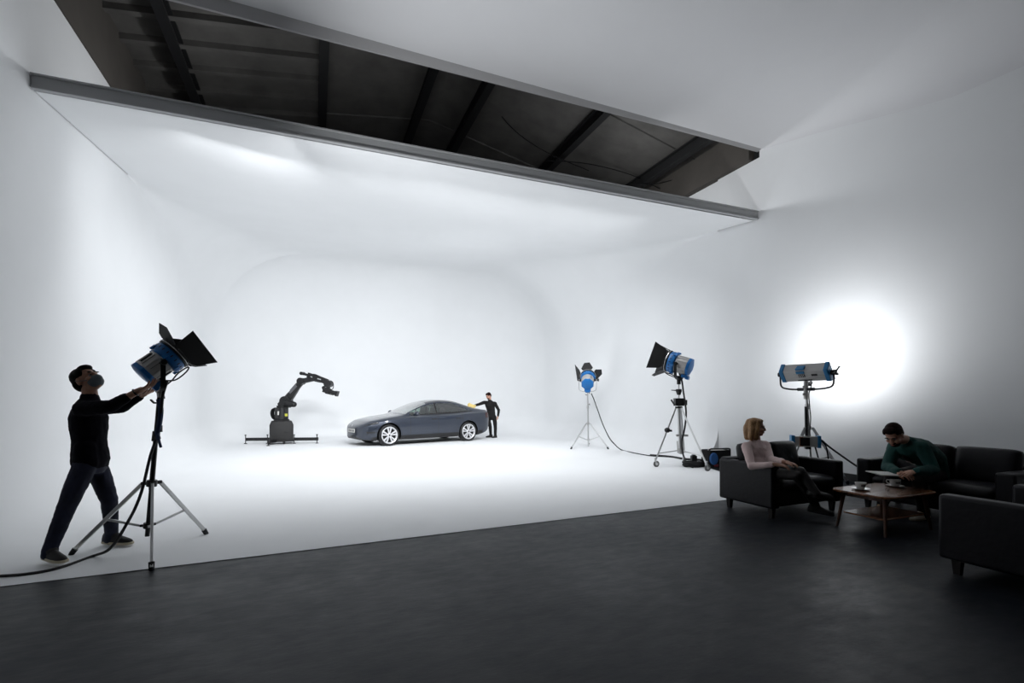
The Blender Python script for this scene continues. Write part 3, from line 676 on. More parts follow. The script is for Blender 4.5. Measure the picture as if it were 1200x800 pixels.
def cup(px, py, rz, label, cz=.421):
    Y = F*(CH-cz)/(py-HZ); p = V((px-600)/F*Y, Y, cz)
    s = thing('saucer', 'white saucer under the '+label, 'saucer', p, rz, 'saucers on the coffee table')
    mb = MB(); mb.lathe([(.035,0),(.045,.002),(.072,.012),(.074,.014),(.07,.0145),(.042,.006),(.004,.005)], 28); obj('dish', mb, M['ceramic'], s)
    c = thing('coffee_cup', 'white '+label, 'cup', p+V(0,0,.0065), rz, 'cups on the coffee table')
    mb = MB(); mb.lathe([(.026,0),(.03,.003),(.042,.03),(.045,.062),(.0425,.062),(.039,.03),(.027,.008),(.002,.007)], 28); obj('bowl', mb, M['ceramic'], c)
    mb = MB(); mb.tube(catmull([(.043,0,.052),(.062,0,.054),(.070,0,.038),(.060,0,.022),(.040,0,.018)],6), .0045, 8); obj('handle', mb, M['ceramic'], c)
    mb = MB(); mb.lathe([(.040,.048),(.040,.050),(.002,.050)], 24); obj('coffee', mb, M['coffee'], c)
    mb = MB()
    for k in range(5): mb.box((0,0,0), (.002,.006,.014), Matrix.Rotation(math.radians(-118)-rz+.2*k, 4, 'Z') @ Matrix.Translation((0.0432,0,.036)) @ Matrix.Rotation(.2,4,'Y'))
    obj('print', mb, M['tee'], c); s.scale = c.scale = (1.18,)*3
cup(1008.5, 573.5, .6, 'coffee cup at the left end of the walnut table')
cup(1049, 570, 2.2, 'coffee cup on the table in front of the bearded man')
# ================================================================== CAMERA ROBOT
def robot():
    Y = 15.5; S = F/Y
    c = V((330-600)/F*Y, Y, 0)
    t = thing('camera_robot', 'black robotic camera arm on a pedestal, left of the blue car', 'camera robot', c, 0)
    P = lambda px, py, dy=0: pt(px, py, Y+dy)-c
    K = M['black']
    # pedestal
    b = .40; mb = MB()
    prof = [(.325,.10),(.345,.12),(.345,.62),(.30,.73),(.22,.75)]; RZ = Matrix.Rotation(.447, 4, 'Z')
    def ring(h, z, r=.05):
        o = []
        for sx, sy, s in ((1,1,0),(-1,1,PI/2),(-1,-1,PI),(1,-1,-PI/2)):
            for k in range(5): o.append((sx*(h-r)+r*math.cos(s+PI/2*k/4), sy*(h-r)*.9+r*math.sin(s+PI/2*k/4), z))
        return o
    mb.rings([ring(h, z) for h, z in prof], M=RZ); obj('pedestal', mb, M['blackm'], t)
    mb = MB(); mb.box((.14,-.313,.38), (.10,.012,.05), RZ); mb.box((-.12,-.311,.33), (.3,.008,.42), RZ); obj('pedestal_hatch', mb, K, t, bevel=.004)
    mb = MB(); mb.box((0,0,.105), (.76,.70,.05), RZ); obj('base_plate', mb, K, t, bevel=.006)
    # outrigger beams with screw feet
    for e, x0 in ((P(288,514.5,-.1),-.40), (P(373,512.8,.1),.40)):
        e.z = .145; mb = MB(); mb.bar((x0,0,.145), e, .10, .07); o = obj('outrigger', mb, K, t, bevel=.006)
        for q in (e-(e-V(x0,0,.145)).normalized()*.02, V(x0,0,.145)+(e-V(x0,0,.145)).normalized()*.03):
            mb = MB(); mb.cyl((q.x,q.y-.05,.02),(q.x,q.y-.05,.30),.014,.014,8); mb.cyl((q.x,q.y-.05,.0),(q.x,q.y-.05,.025),.05,.045,12); mb.cyl((q.x,q.y-.05,.27),(q.x,q.y-.05,.30),.028,.028,8); obj('screw_foot', mb, K, o)
    f = V(0,-.85,.145); mb = MB(); mb.bar((0,-.36,.12), f-V(0,0,.025), .09, .06); o = obj('outrigger', mb, K, t, bevel=.006)
    mb = MB(); mb.cyl((0,f.y,.02),(0,f.y,.2),.014,.014,8); mb.cyl((0,f.y,.0),(0,f.y,.025),.05,.045,12); obj('screw_foot', mb, K, o)
    for x in (-.22,.24):
        mb = MB(); mb.cyl((x,-.30,.05),(x-.04,-.30,.05),.049,.049,14); obj('transport_wheel', mb, M['rubber'], t)
    # turret
    mb = MB(); mb.cyl((0,0,.74),(0,0,.80),.25,.22,24); mb.box((-.10,0,.98),(.20,.26,.36),RZ); mb.box((.12,.0,1.0),(.16,.24,.40),RZ); mb.cyl((0,0,.78),(0,0,1.24),.17,.15,20); tr = obj('turret', mb, K, t, bevel=.02)
    for k in range(6):
        mb = MB(); mb.tube(catmull([(-.16,-.10+.04*k,1.16),(-.27,-.10+.04*k,1.10),(-.30,-.10+.04*k,.97),(-.26,-.10+.04*k,.84),(-.18,-.10+.04*k,.78)],5), .017, 6); obj('hose', mb, M['rubber'], tr)
    mb = MB(); mb.box((-.075,-.136,.99),(.085,.012,.12),RZ); obj('white_label', mb, M['label'], tr)
    mb = MB(); mb.box((.115,-.126,.93),(.12,.012,.085),RZ); obj('yellow_label', mb, M['ylabel'], tr)
    # shoulder and arm
    sh, el = P(335.5,470), P(354,446.5)
    mb = MB(); mb.cyl((0,0,1.20),(.08,0,1.30),.16,.15,18); mb.cyl(sh-V(0,.15,0), sh+V(0,.15,0), .165,.165,24); mb.box(sh+V(.0,0,-.10),(.22,.22,.22)); mb.cyl(sh+V(.02,-.1,-.05), sh+V(.28,-.1,-.10),.13,.09,16); mb.ell(sh+V(.29,-.1,-.10),(.09,.10,.09)); obj('shoulder', mb, K, t, bevel=.012)
    mb = MB(); d = (el-sh).normalized(); n = V(0,1,0); s = d.cross(n)
    secs = [(sh-d*.05,.13,.11),(sh+d*.25,.115,.10),(sh+d*.6,.078,.08),(el-d*.12,.08,.08),(el,.09,.08)]
    mb.rings([[q+s*(a*x)+n*(w*y) for x, y in ((-1,-.6),(-.6,-1),(.6,-1),(1,-.6),(1,.6),(.6,1),(-.6,1),(-1,.6))] for q, a, w in secs]); a = obj('lower_arm', mb, K, t)
    mb = MB(); mb.bar(sh+d*.30+s*.05-n*.10, sh+d*.62+s*.03-n*.085, .02, .08, hint=n); obj('arm_plate', mb, M['armgrey'], a); mb = MB(); mb.bar(sh+d*.35+s*.11, sh+d*.68+s*.09, .05, .02); obj('arm_plate', mb, M['armgrey'], a)
    mb = MB(); mb.cyl(el-V(.02,.13,.0), el+V(-.02,.13,.0), .11,.11,22); mb.bar(el, P(366,444), .15,.15, hint=V(0,0,1)); obj('elbow', mb, K, t, bevel=.01)
    mb = MB(); p = [P(354.5,437.5), P(361,439.3), P(368,441.3), P(377,444.3), P(384,447.5)]
    mb.bar(p[0]-V(0,.06,0),p[2]-V(0,.06,0),.075,.07); mb.bar(p[1],p[4],.17,.15); mb.bar(p[0]+V(0,.06,0),p[3]+V(0,.06,0),.07,.07); mb.cyl(p[0]-V(0,.12,0),p[0]+V(0,.12,0),.055,.055,14); mb.bar(P(361,443),P(376,446.6),.10,.12); fa = obj('forearm', mb, K, t, bevel=.012)
    mb = MB(); q = catmull([P(362,440,-.1),P(368,438.4,-.12),P(376,441.5,-.12),P(384,444.5,-.1)],6); mb.tube(q,.016,6); obj('hose', mb, M['rubber'], fa)
    for a0, b0 in ((P(364,441.2,-.09),P(366,441.8,-.09)),(P(372,443.4,-.09),P(376,444.6,-.09))):
        mb = MB(); mb.bar(a0,b0,.03,.02); obj('bolt_plate', mb, M['alu'], fa)
    w = P(385,449.5)
    mb = MB(); mb.cyl(w-V(0,.13,0),w+V(0,.13,0),.115,.115,20); mb.cyl(w,w+V(-.02,0,-.22),.07,.06,14); mb.tube(catmull([w+V(.07,0,.10),w+V(.15,0,.02),w+V(.15,0,-.14),w+V(.07,0,-.22)],6),.012,6); obj('wrist', mb, K, t)
    cc = P(382,457); e = P(395.5,461.2); d = (e-cc).normalized()
    mb = MB(); mb.bar(cc-d*.08,cc+d*.14,.17,.16); mb.bar(cc-d*.02-V(0,0,.10),cc+d*.26-V(0,0,.08),.03,.10); mb.cyl(cc-d*.09,cc-d*.02+V(0,0,.05),.10,.10,14); cm = obj('cinema_camera', mb, K, t, bevel=.012)
    mb = MB(); mb.cyl(cc+d*.13,cc+d*.30,.062,.062,18); mb.cyl(cc+d*.30,e-d*.02,.072,.085,18); mb.box((0,0,0),(.05,.20,.17),Matrix.Translation(e-d*.01) @ rotx(d)); obj('camera_lens', mb, K, cm)
robot()
# ================================================================== CAR
def hermite(tab, x):
    tab = sorted(tab); n = len(tab)
    if x <= tab[0][0]: return tab[0][1]
    if x >= tab[-1][0]: return tab[-1][1]
    for i in range(n-1):
        if tab[i][0] <= x <= tab[i+1][0]: break
    def sl(k):
        if k == 0: return (tab[1][1]-tab[0][1])/(tab[1][0]-tab[0][0])
        if k == n-1: return (tab[-1][1]-tab[-2][1])/(tab[-1][0]-tab[-2][0])
        a = (tab[k][1]-tab[k-1][1])/(tab[k][0]-tab[k-1][0]); b = (tab[k+1][1]-tab[k][1])/(tab[k+1][0]-tab[k][0])
        return 0 if a*b <= 0 else 2*a*b/(a+b)
    h = tab[i+1][0]-tab[i][0]; t = (x-tab[i][0])/h; m0, m1 = sl(i)*h, sl(i+1)*h; p0, p1 = tab[i][1], tab[i+1][1]
    return (2*t**3-3*t*t+1)*p0+(t**3-2*t*t+t)*m0+(-2*t**3+3*t*t)*p1+(t**3-t*t)*m1
T_zt = [(2.345,.58),(2.33,.61),(2.28,.655),(2.15,.73),(2.0,.80),(1.7,.865),(1.4,.915),(1.1,.957),(.95,.985),(.7,1.115),(.4,1.255),(.1,1.36),(-.2,1.42),(-.5,1.44),(-.8,1.43),(-1.1,1.385),(-1.4,1.305),(-1.7,1.20),(-1.9,1.135),(-2.05,1.105),(-2.2,1.09),(-2.29,1.075),(-2.345,.99)]
T_zb = [(2.345,.27),(2.25,.20),(1.9,.17),(0,.17),(-1.8,.19),(-2.1,.25),(-2.25,.32),(-2.345,.42)]
T_bt = [(2.345,.54),(2.28,.61),(2.15,.675),(2.0,.74),(1.5,.83),(1.0,.895),(.5,.92),(0,.935),(-.5,.95),(-1,.972),(-1.5,1.01),(-1.9,1.03),(-2.2,1.035),(-2.345,.94)]
T_w = [(2.345,.30),(2.335,.42),(2.29,.58),(2.2,.72),(2.05,.825),(1.85,.885),(1.65,.915),(1.4,.925),(0,.92),(-1.4,.925),(-1.8,.915),(-2.0,.895),(-2.15,.86),(-2.28,.80),(-2.345,.72)]
T_wb = [(2.345,.90),(1.6,.90),(1.0,.87),(.6,.855),(-.5,.85),(-1.2,.85),(-1.8,.86),(-2.345,.90)]
T_wr = [(2.345,.22),(2.29,.44),(2.2,.54),(2.05,.62),(1.5,.70),(1.0,.715),(.75,.68),(.4,.625),(0,.575),(-.5,.56),(-1,.55),(-1.5,.555),(-1.8,.60),(-2.1,.68),(-2.345,.60)]
T_dr = [(2.345,.02),(1.0,.035),(.7,.06),(.3,.085),(-1.2,.085),(-1.7,.05),(-1.95,.02),(-2.345,.03)]
def car():
    Lf = V(.618,-.786,0); fw = V(-.786,-.618,0)
    mid = (V(-.2571*14.6,14.6,0)+V(-.0893*16.4,16.4,0))/2
    c = mid-Lf*.92-fw*.0625
    t = thing('car', 'dark grey blue four door car parked on the white set', 'car', c, math.atan2(fw.y, fw.x))
    AX = (1.5, -1.375)
    seams = [.80, -.20, -1.13]
    xs = {2.345, 2.335, 2.31, 2.27, -2.345, -2.335, -2.31}
    k = -2.27
    while k < 2.25: xs.add(round(k, 4)); k += .055
    for s in seams: xs |= {s-.007, s+.007}
    xs |= {.985, .97, .105, .90, -.945, -1.82, -1.805, 2.13, 2.12}
    xs = sorted(xs)
    xs = [x for i, x in enumerate(xs) if i == 0 or x-xs[i-1] > .006 or any(abs(x-s) < .008 for s in seams)]
    SUB = [2, 1, 2, 3, 3, 2, 2, 8, 3, 3]
    def half(x):
        zt, zb, bt, w = (hermite(T, x) for T in (T_zt, T_zb, T_bt, T_w))
        wb, wr, dr = hermite(T_wb, x)*w, hermite(T_wr, x), hermite(T_dr, x)
        zr = zt-dr; bt = min(bt, zr-.012); wr = min(wr, wb-.03)
        h = bt-zb
        C = [(0,zb),(.80*w,zb),(.93*w,zb+.03),(.975*w,zb+.20*h),(.998*w,zb+.45*h),(1.0*w,zb+.68*h),(.965*w,zb+.93*h),(wb,bt),(wr,zr),(.58*wr,zt-.25*dr),(0,zt)]
        out = []
        P = [(-C[1][0],C[1][1])]+C+[(-C[-2][0],C[-2][1])]
        for i in range(1, len(P)-2):
            a, b, cc, d = (V(*P[j],0) for j in (i-1,i,i+1,i+2)); n = SUB[i-1]
            for q in range(n):
                s = q/n
                if i-1 == 7:                                   # window plane, slightly barrelled
                    p = b.lerp(cc, s); nn = V((cc-b).y, -(cc-b).x, 0); p += nn*.05*math.sin(PI*s)
                elif i-1 in (6,): p = b.lerp(cc, s)
                else:
                    m0 = (cc-a)*.5; m1 = (d-b)*.5
                    L = (cc-b).length
                    if m0.length > 1.2*L: m0 *= 1.2*L/m0.length
                    if m1.length > 1.2*L: m1 *= 1.2*L/m1.length
                    p = (2*s**3-3*s*s+1)*b+(s**3-2*s*s+s)*m0+(-2*s**3+3*s*s)*cc+(s**3-s*s)*m1
                out.append((p.x, p.y))
        out.append(C[-1]); return out
    NS = sum(SUB); bnd = [sum(SUB[:i]) for i in range(len(SUB)+1)]
    REG = ['body_shell','bonnet','door','door','door','door','boot_lid','windscreen','side_window','side_window','side_window','side_window','rear_window','roof_panel','panel_gap','sill_trim','wheel_arch','fender_top','fender_top','tail_lamp','tail_lamp']
    MT = ['paint','paint','paint','paint','paint','paint','paint','screen','glass','glass','glass','glass','glass','lens','cartrim','cartrim','cartrim','paint','paint','tail','tail']
    vs = []; fs = []; mi = []
    for x in xs:
        h = half(x); ring = [(x, y, z) for y, z in h]+[(x, -y, z) for y, z in h[-2:0:-1]]
        vs += ring
    n = 2*NS; 
    for i in range(len(xs)-1):
        x = (xs[i]+xs[i+1])/2; gap = any(abs(x-s) < .004 for s in seams)
        for j in range(n):
            a = i*n+j; b = i*n+(j+1) % n
            jj = j if j < NS else n-1-j; side = 0 if j < NS else 1
            seg = max(s for s in range(len(SUB)) if bnd[s] <= jj); r = 0
            zc = sum(vs[q][2] for q in (a, b, a+n, b+n))/4
            if seg <= 1: r = 15
            elif seg == 2 and -2.0 < x < 2.0: r = 15
            if 2 <= seg <= 6:
                if gap and zc > .30: r = 14
                elif r == 0 and -.20 < x < .80: r = 2+side
                elif r == 0 and -1.13 < x < -.20: r = 4+side
                
                if seg in (5,) and x < -2.12: r = 19+side
            if seg == 7:
                loc = jj-bnd[7]
                if 1 <= loc <= 6 and -1.52 < x < .74 and zc < 1.335-(-.80-x)*.42 if x < -.8 else (1 <= loc <= 6 and x < .74):
                    r = 8+side if x > -.17 else 10+side
                if -.255 < x < -.165: r = 14
                if loc in (0,) and -1.6 < x < .8: r = 14
            if seg >= 8:
                if .985 < x < 2.12: r = 1
                elif .97 < x < .985: r = 14
                elif .105 < x < .90: r = 7
                elif -.945 < x < .105: r = 13
                elif -1.805 < x < -.945: r = 12
                elif -1.82 < x < -1.805: r = 14
                elif x < -1.82 and x > -2.30: r = 6
                if 2.12 < x < 2.135: r = 14
            fs.append((a, b, b+n, a+n)); mi.append(r)
    fs.append(tuple(range(n))); mi.append(0); o = (len(xs)-1)*n; fs.append(tuple(o+k for k in range(n))[::-1]); mi.append(0)
    me = bpy.data.meshes.new('shell'); me.from_pydata(vs, [], fs)
    mats = [M[m] for m in MT]
    for m in mats: me.materials.append(m)
    for p, q in zip(me.polygons, mi): p.material_index = q
    bm = bmesh.new(); bm.from_mesh(me); bmesh.ops.recalc_face_normals(bm, faces=bm.faces); bm.to_mesh(me); bm.free()
    sh = bpy.data.objects.new('shell', me); COL.objects.link(sh)
    cm = MB()
    for ax in AX:
        for s in (-1, 1): cm.cyl((ax, s*.58, .335), (ax, s*1.3, .335), .385, .385, 40, mi=16)
    cut = obj('cut', cm, mats, smooth=False)
    b = sh.modifiers.new('b', 'BOOLEAN'); b.operation = 'DIFFERENCE'; b.object = cut; b.solver = 'EXACT'
    dg = bpy.context.evaluated_depsgraph_get(); dg.update()
    ev = bpy.data.meshes.new_from_object(sh.evaluated_get(dg))
    groups = {}
    for p in ev.polygons: groups.setdefault(p.material_index, []).append(list(p.vertices))
    co = [v.co.copy() for v in ev.vertices]; no = [v.normal.copy() for v in ev.vertices]
    bpy.data.objects.remove(sh); bpy.data.objects.remove(cut)
    for r, polys in sorted(groups.items()):
        used = sorted({i for p in polys for i in p}); mp = {i: k for k, i in enumerate(used)}
        me = bpy.data.meshes.new(REG[r]); me.from_pydata([co[i] for i in used], [], [[mp[i] for i in p] for p in polys])
        me.materials.append(M[MT[r]]); me.polygons.foreach_set('use_smooth', [True]*len(me.polygons)); me.set_sharp_from_angle(angle=math.radians(32))
        o = bpy.data.objects.new(REG[r], me); COL.objects.link(o); o.parent = t
        if r in (2, 3, 4, 5):                                  # door handles
            s = 1 if r in (2, 4) else -1; hx = -.05 if r < 4 else -.98
            mb = MB(); mb.box((hx, s*.918, .80), (.20, .012, .03)); obj('door_handle', mb, M['cartrim'], o, bevel=.004)
    # wheels
    for ax in AX:
        for s in (1, -1):
            X = Matrix.Translation((ax, s*.80, .335)) @ Matrix.Rotation(-PI/2*s, 4, 'X')
            mb = MB(); mb.lathe([(.25,-.115),(.30,-.118),(.328,-.10),(.335,-.06),(.335,.06),(.328,.10),(.30,.118),(.252,.112)], 40, X, cap=False)
            mb.lathe([(.24,.0),(.02,.0)], 40, X); w = obj('wheel', mb, M['rubber'], t)
            mb = MB(); mb.rings([[X @ V(r*math.cos(2*PI*k/40), r*math.sin(2*PI*k/40), z) for k in range(40)] for r, z in ((.215,.06),(.250,.06),(.262,.118),(.252,.126),(.226,.112))], closed=True)
            for k in range(10):
                a = 2*PI*k/10+(.09 if k % 2 else -.09); Z = X @ Matrix.Rotation(a, 4, 'Z')
                mb.rings([[Z @ V(x, y*wd, z) for x, wd, z in ((.045,.016,.10),(.13,.020,.108),(.215,.034,.110))] for y in (-1, 1)], cap=False) if False else None
                mb.add([Z @ V(x, y, z) for x, y, z in ((.04,-.013,.10),(.04,.013,.10),(.232,.026,.114),(.232,-.026,.114),(.04,-.013,.07),(.04,.013,.07),(.232,.026,.08),(.232,-.026,.08))], [(0,1,2,3),(4,7,6,5),(0,4,5,1),(1,5,6,2),(2,6,7,3),(3,7,4,0)])
            mb.lathe([(.062,.07),(.062,.104),(.045,.112),(.005,.113)], 20, X); obj('rim', mb, M['rim'], w)
            mb = MB(); mb.lathe([(.20,.015),(.20,.03),(.01,.03)], 30, X); obj('brake_disc', mb, M['rimd'], w)
            mb = MB(); mb.lathe([(.028,.112),(.026,.118),(.004,.119)], 16, X); obj('hub_cap', mb, M['rimd'], w)
    # head lamps: slim swept-back glass
    for s in (1, -1):
        dv = V(-.36, s*.20, .115).normalized(); sd = dv.cross(V(0,0,1)).normalized(); uu = sd.cross(dv)
        mb = MB(); mb.ell((2.02, s*.765, .665), (.235,.05,.045), (dv, sd, uu), 20, 10); obj('headlamp', mb, M['lampglass'], t)
    # mirrors
    for s in (1, -1):
        mb = MB(); mb.ell((.63, s*1.0, .985), (.075,.115,.075), n=18, m=10); mb.bar((.64,s*.84,.93),(.63,s*.96,.96),.06,.04); obj('door_mirror', mb, M['paint'], t)
    # nose: plate, lower intake, side vents, badge; tail: plate recess
    mb = MB(); mb.box((2.352,0,.47),(.012,.54,.115))
    for k in range(7): mb.box((2.359,-.20+.066*k+(.03 if k > 3 else 0),.47),(.004,.035,.06), mi=1)
    obj('number_plate', mb, [M['plate'], M['cartrim']], t, bevel=.003)
    mb = MB(); mb.box((2.338,0,.47),(.014,.64,.15)); obj('plate_holder', mb, M['cartrim'], t, bevel=.006)
    mb = MB(); mb.rings([[(2.34-.42*(y/.62)**2*.42+dx, y, z) for dx, z in ((0,.25),(.015,.29),(0,.335),(-.08,.335),(-.08,.25))] for y in [-.62+.124*k for k in range(11)]]); obj('lower_intake', mb, M['cartrim'], t)
    for s in (1,-1):
        mb = MB(); mb.prism([(-.14,-.02),(.12,-.028),(.14,.02),(-.10,.012)], .02, Matrix.Translation((2.07, s*.862, .44)) @ Matrix.Rotation(s*-.28,4,'Z') @ Matrix.Rotation(PI/2,4,'X')); obj('bumper_vent', mb, M['cartrim'], t)
    mb = MB(); mb.prism([(-.04,.03),(.04,.03),(.012,.01),(0,-.045),(-.012,.01)], .01, Matrix.Translation((2.325,0,.615)) @ Matrix.Rotation(PI/2,4,'Z') @ Matrix.Rotation(math.radians(60),4,'X')); obj('nose_badge', mb, M['chrome'], t)
    mb = MB(); mb.box((-2.33,0,.50),(.06,1.1,.14)); obj('rear_diffuser', mb, M['cartrim'], t, bevel=.02)
    # cabin
    mb = MB(); mb.box((-.3,0,.32),(2.6,1.4,.1)); mb.box((.92,0,.82),(.30,1.35,.16)); obj('cabin_floor', mb, M['cabin'], t, bevel=.03)
    for x in (.05,):
        for y in (.36,-.36):
            mb = MB(); mb.box((x,y,.52),(.52,.5,.18)); mb.box((0,0,.32),(.14,.48,.64),Matrix.Translation((x-.26,y,.55)) @ Matrix.Rotation(-.28,4,'Y')); mb.box((0,0,.72),(.09,.26,.17),Matrix.Translation((x-.26,y,.55)) @ Matrix.Rotation(-.28,4,'Y')); obj('seat', mb, M['cabin'], t, bevel=.04, seg=3)
    mb = MB(); mb.box((-.95,0,.52),(.5,1.2,.18)); mb.box((0,0,.30),(.14,1.2,.58),Matrix.Translation((-1.2,0,.55)) @ Matrix.Rotation(-.35,4,'Y')); obj('seat', mb, M['cabin'], t, bevel=.04, seg=3)
    mb = MB(); W0 = Matrix.Translation((.55,.36,.86)) @ Matrix.Rotation(-1.15,4,'Y'); mb.tube([W0 @ V(.17*math.cos(2*PI*k/24),.17*math.sin(2*PI*k/24),0) for k in range(24)], .016, 8, closed=True); mb.bar(W0 @ V(-.16,0,0), W0 @ V(.16,0,0), .04,.02); obj('steering_wheel', mb, M['cabin'], t)
car()
# ================================================================== PEOPLE
def head_pieces(mb, c, f, u, k=1.0):
    f = f.normalized(); r = f.cross(u).normalized(); u = r.cross(f); A = (r, f, u)
    q = lambda a, b, cc: c+(r*a+f*b+u*cc)*k
    mb.ell(q(0,-.012,.025), (.074*k,.096*k,.092*k), A); mb.ell(q(0,.030,-.045), (.058*k,.064*k,.075*k), A)
    mb.ell(q(0,.062,-.098), (.027*k,.026*k,.022*k), A); mb.tcap(q(0,.092,.0), q(0,.106,-.034), .010*k, .016*k)
    mb.ell(q(0,.106,-.040), (.019*k,.014*k,.011*k), A)
    mb.ell(q(0,.078,.016), (.048*k,.018*k,.013*k), A)
    for s in (-1, 1):
        mb.ell(q(s*.075,-.005,-.018), (.010*k,.022*k,.034*k), A); mb.ell(q(s*.042,.058,-.035), (.022*k,.030*k,.024*k), A)
    mb.ell(q(0,.086,-.068), (.026*k,.014*k,.014*k), A)
    return q, A
def face_parts(t, q, A, k, skin, brow):
    for s in (-1, 1):
        mb = MB(); mb.ell(q(s*.031,.077,-.006), (.014*k,.011*k,.008*k), A, 12, 8); e = obj('eye', mb, M['eye'], t)
        mb = MB(); mb.ell(q(s*.031,.086,-.006), (.006*k,.004*k,.006*k), A, 10, 6); obj('iris', mb, M['hairblk'], e)
        mb = MB(); mb.ell(q(s*.033,.090,.020), (.022*k,.008*k,.005*k), A, 12, 6); obj('eyebrow', mb, brow, t)
    mb = MB(); mb.ell(q(0,.097,-.067), (.023*k,.007*k,.004*k), A, 12, 6); mb.ell(q(0,.097,-.074), (.020*k,.008*k,.006*k), A, 12, 6); obj('mouth', mb, M['lip'], t)
M['eye'] = mat('eye_white', (.20,.18,.17), .3); M['lip'] = mat('lip', (.30,.10,.085), .5)
def hand_pieces(mb, wr, d, nrm, thumb, curl=.5, k=1.0, spread=.16):
    """wr wrist, d finger direction, nrm the palm normal (fingers curl towards it), thumb the side of the thumb"""
    d = d.normalized(); nrm = (nrm-d*nrm.dot(d)).normalized(); th = (thumb-d*thumb.dot(d)); th = (th-nrm*th.dot(nrm)).normalized()
    pc = wr+d*.052*k
    mb.ell(pc, (.052*k,.041*k,.016*k), (d, th, nrm)); mb.ell(wr+d*.075*k, (.024*k,.043*k,.014*k), (d, th, nrm)); mb.tcap(wr-d*.02*k, wr+d*.03*k, .026*k, .026*k)
    for i, (off, ln) in enumerate(((.033,.078),(.011,.086),(-.012,.080),(-.033,.064))):
        a = spread*(1.5-i)/1.5*.5
        dd = (d*math.cos(a)+th*math.sin(a)); p = wr+d*(.088 if i < 3 else .080)*k+th*off*1.12*k; c = 0; P = [p]
        for j, fr in enumerate((.45,.31,.24)):
            c += curl*(.55,.75,.55)[j]
            p = p+(dd*math.cos(c)+nrm*math.sin(c))*ln*fr*k; P.append(p)
        mb.chain(P, [.0098*k,.0090*k,.0082*k,.0070*k], 10)
    b = wr+d*.025*k+th*.030*k; m1 = b+(d*.75+th*.55+nrm*.25).normalized()*.040*k; m2 = m1+(d*.9+th*.2+nrm*.35).normalized()*.032*k; m3 = m2+(d*.95+th*.0+nrm*.35).normalized()*.024*k
    mb.chain([b,m1,m2,m3], [.016*k,.0125*k,.0105*k,.008*k], 10)

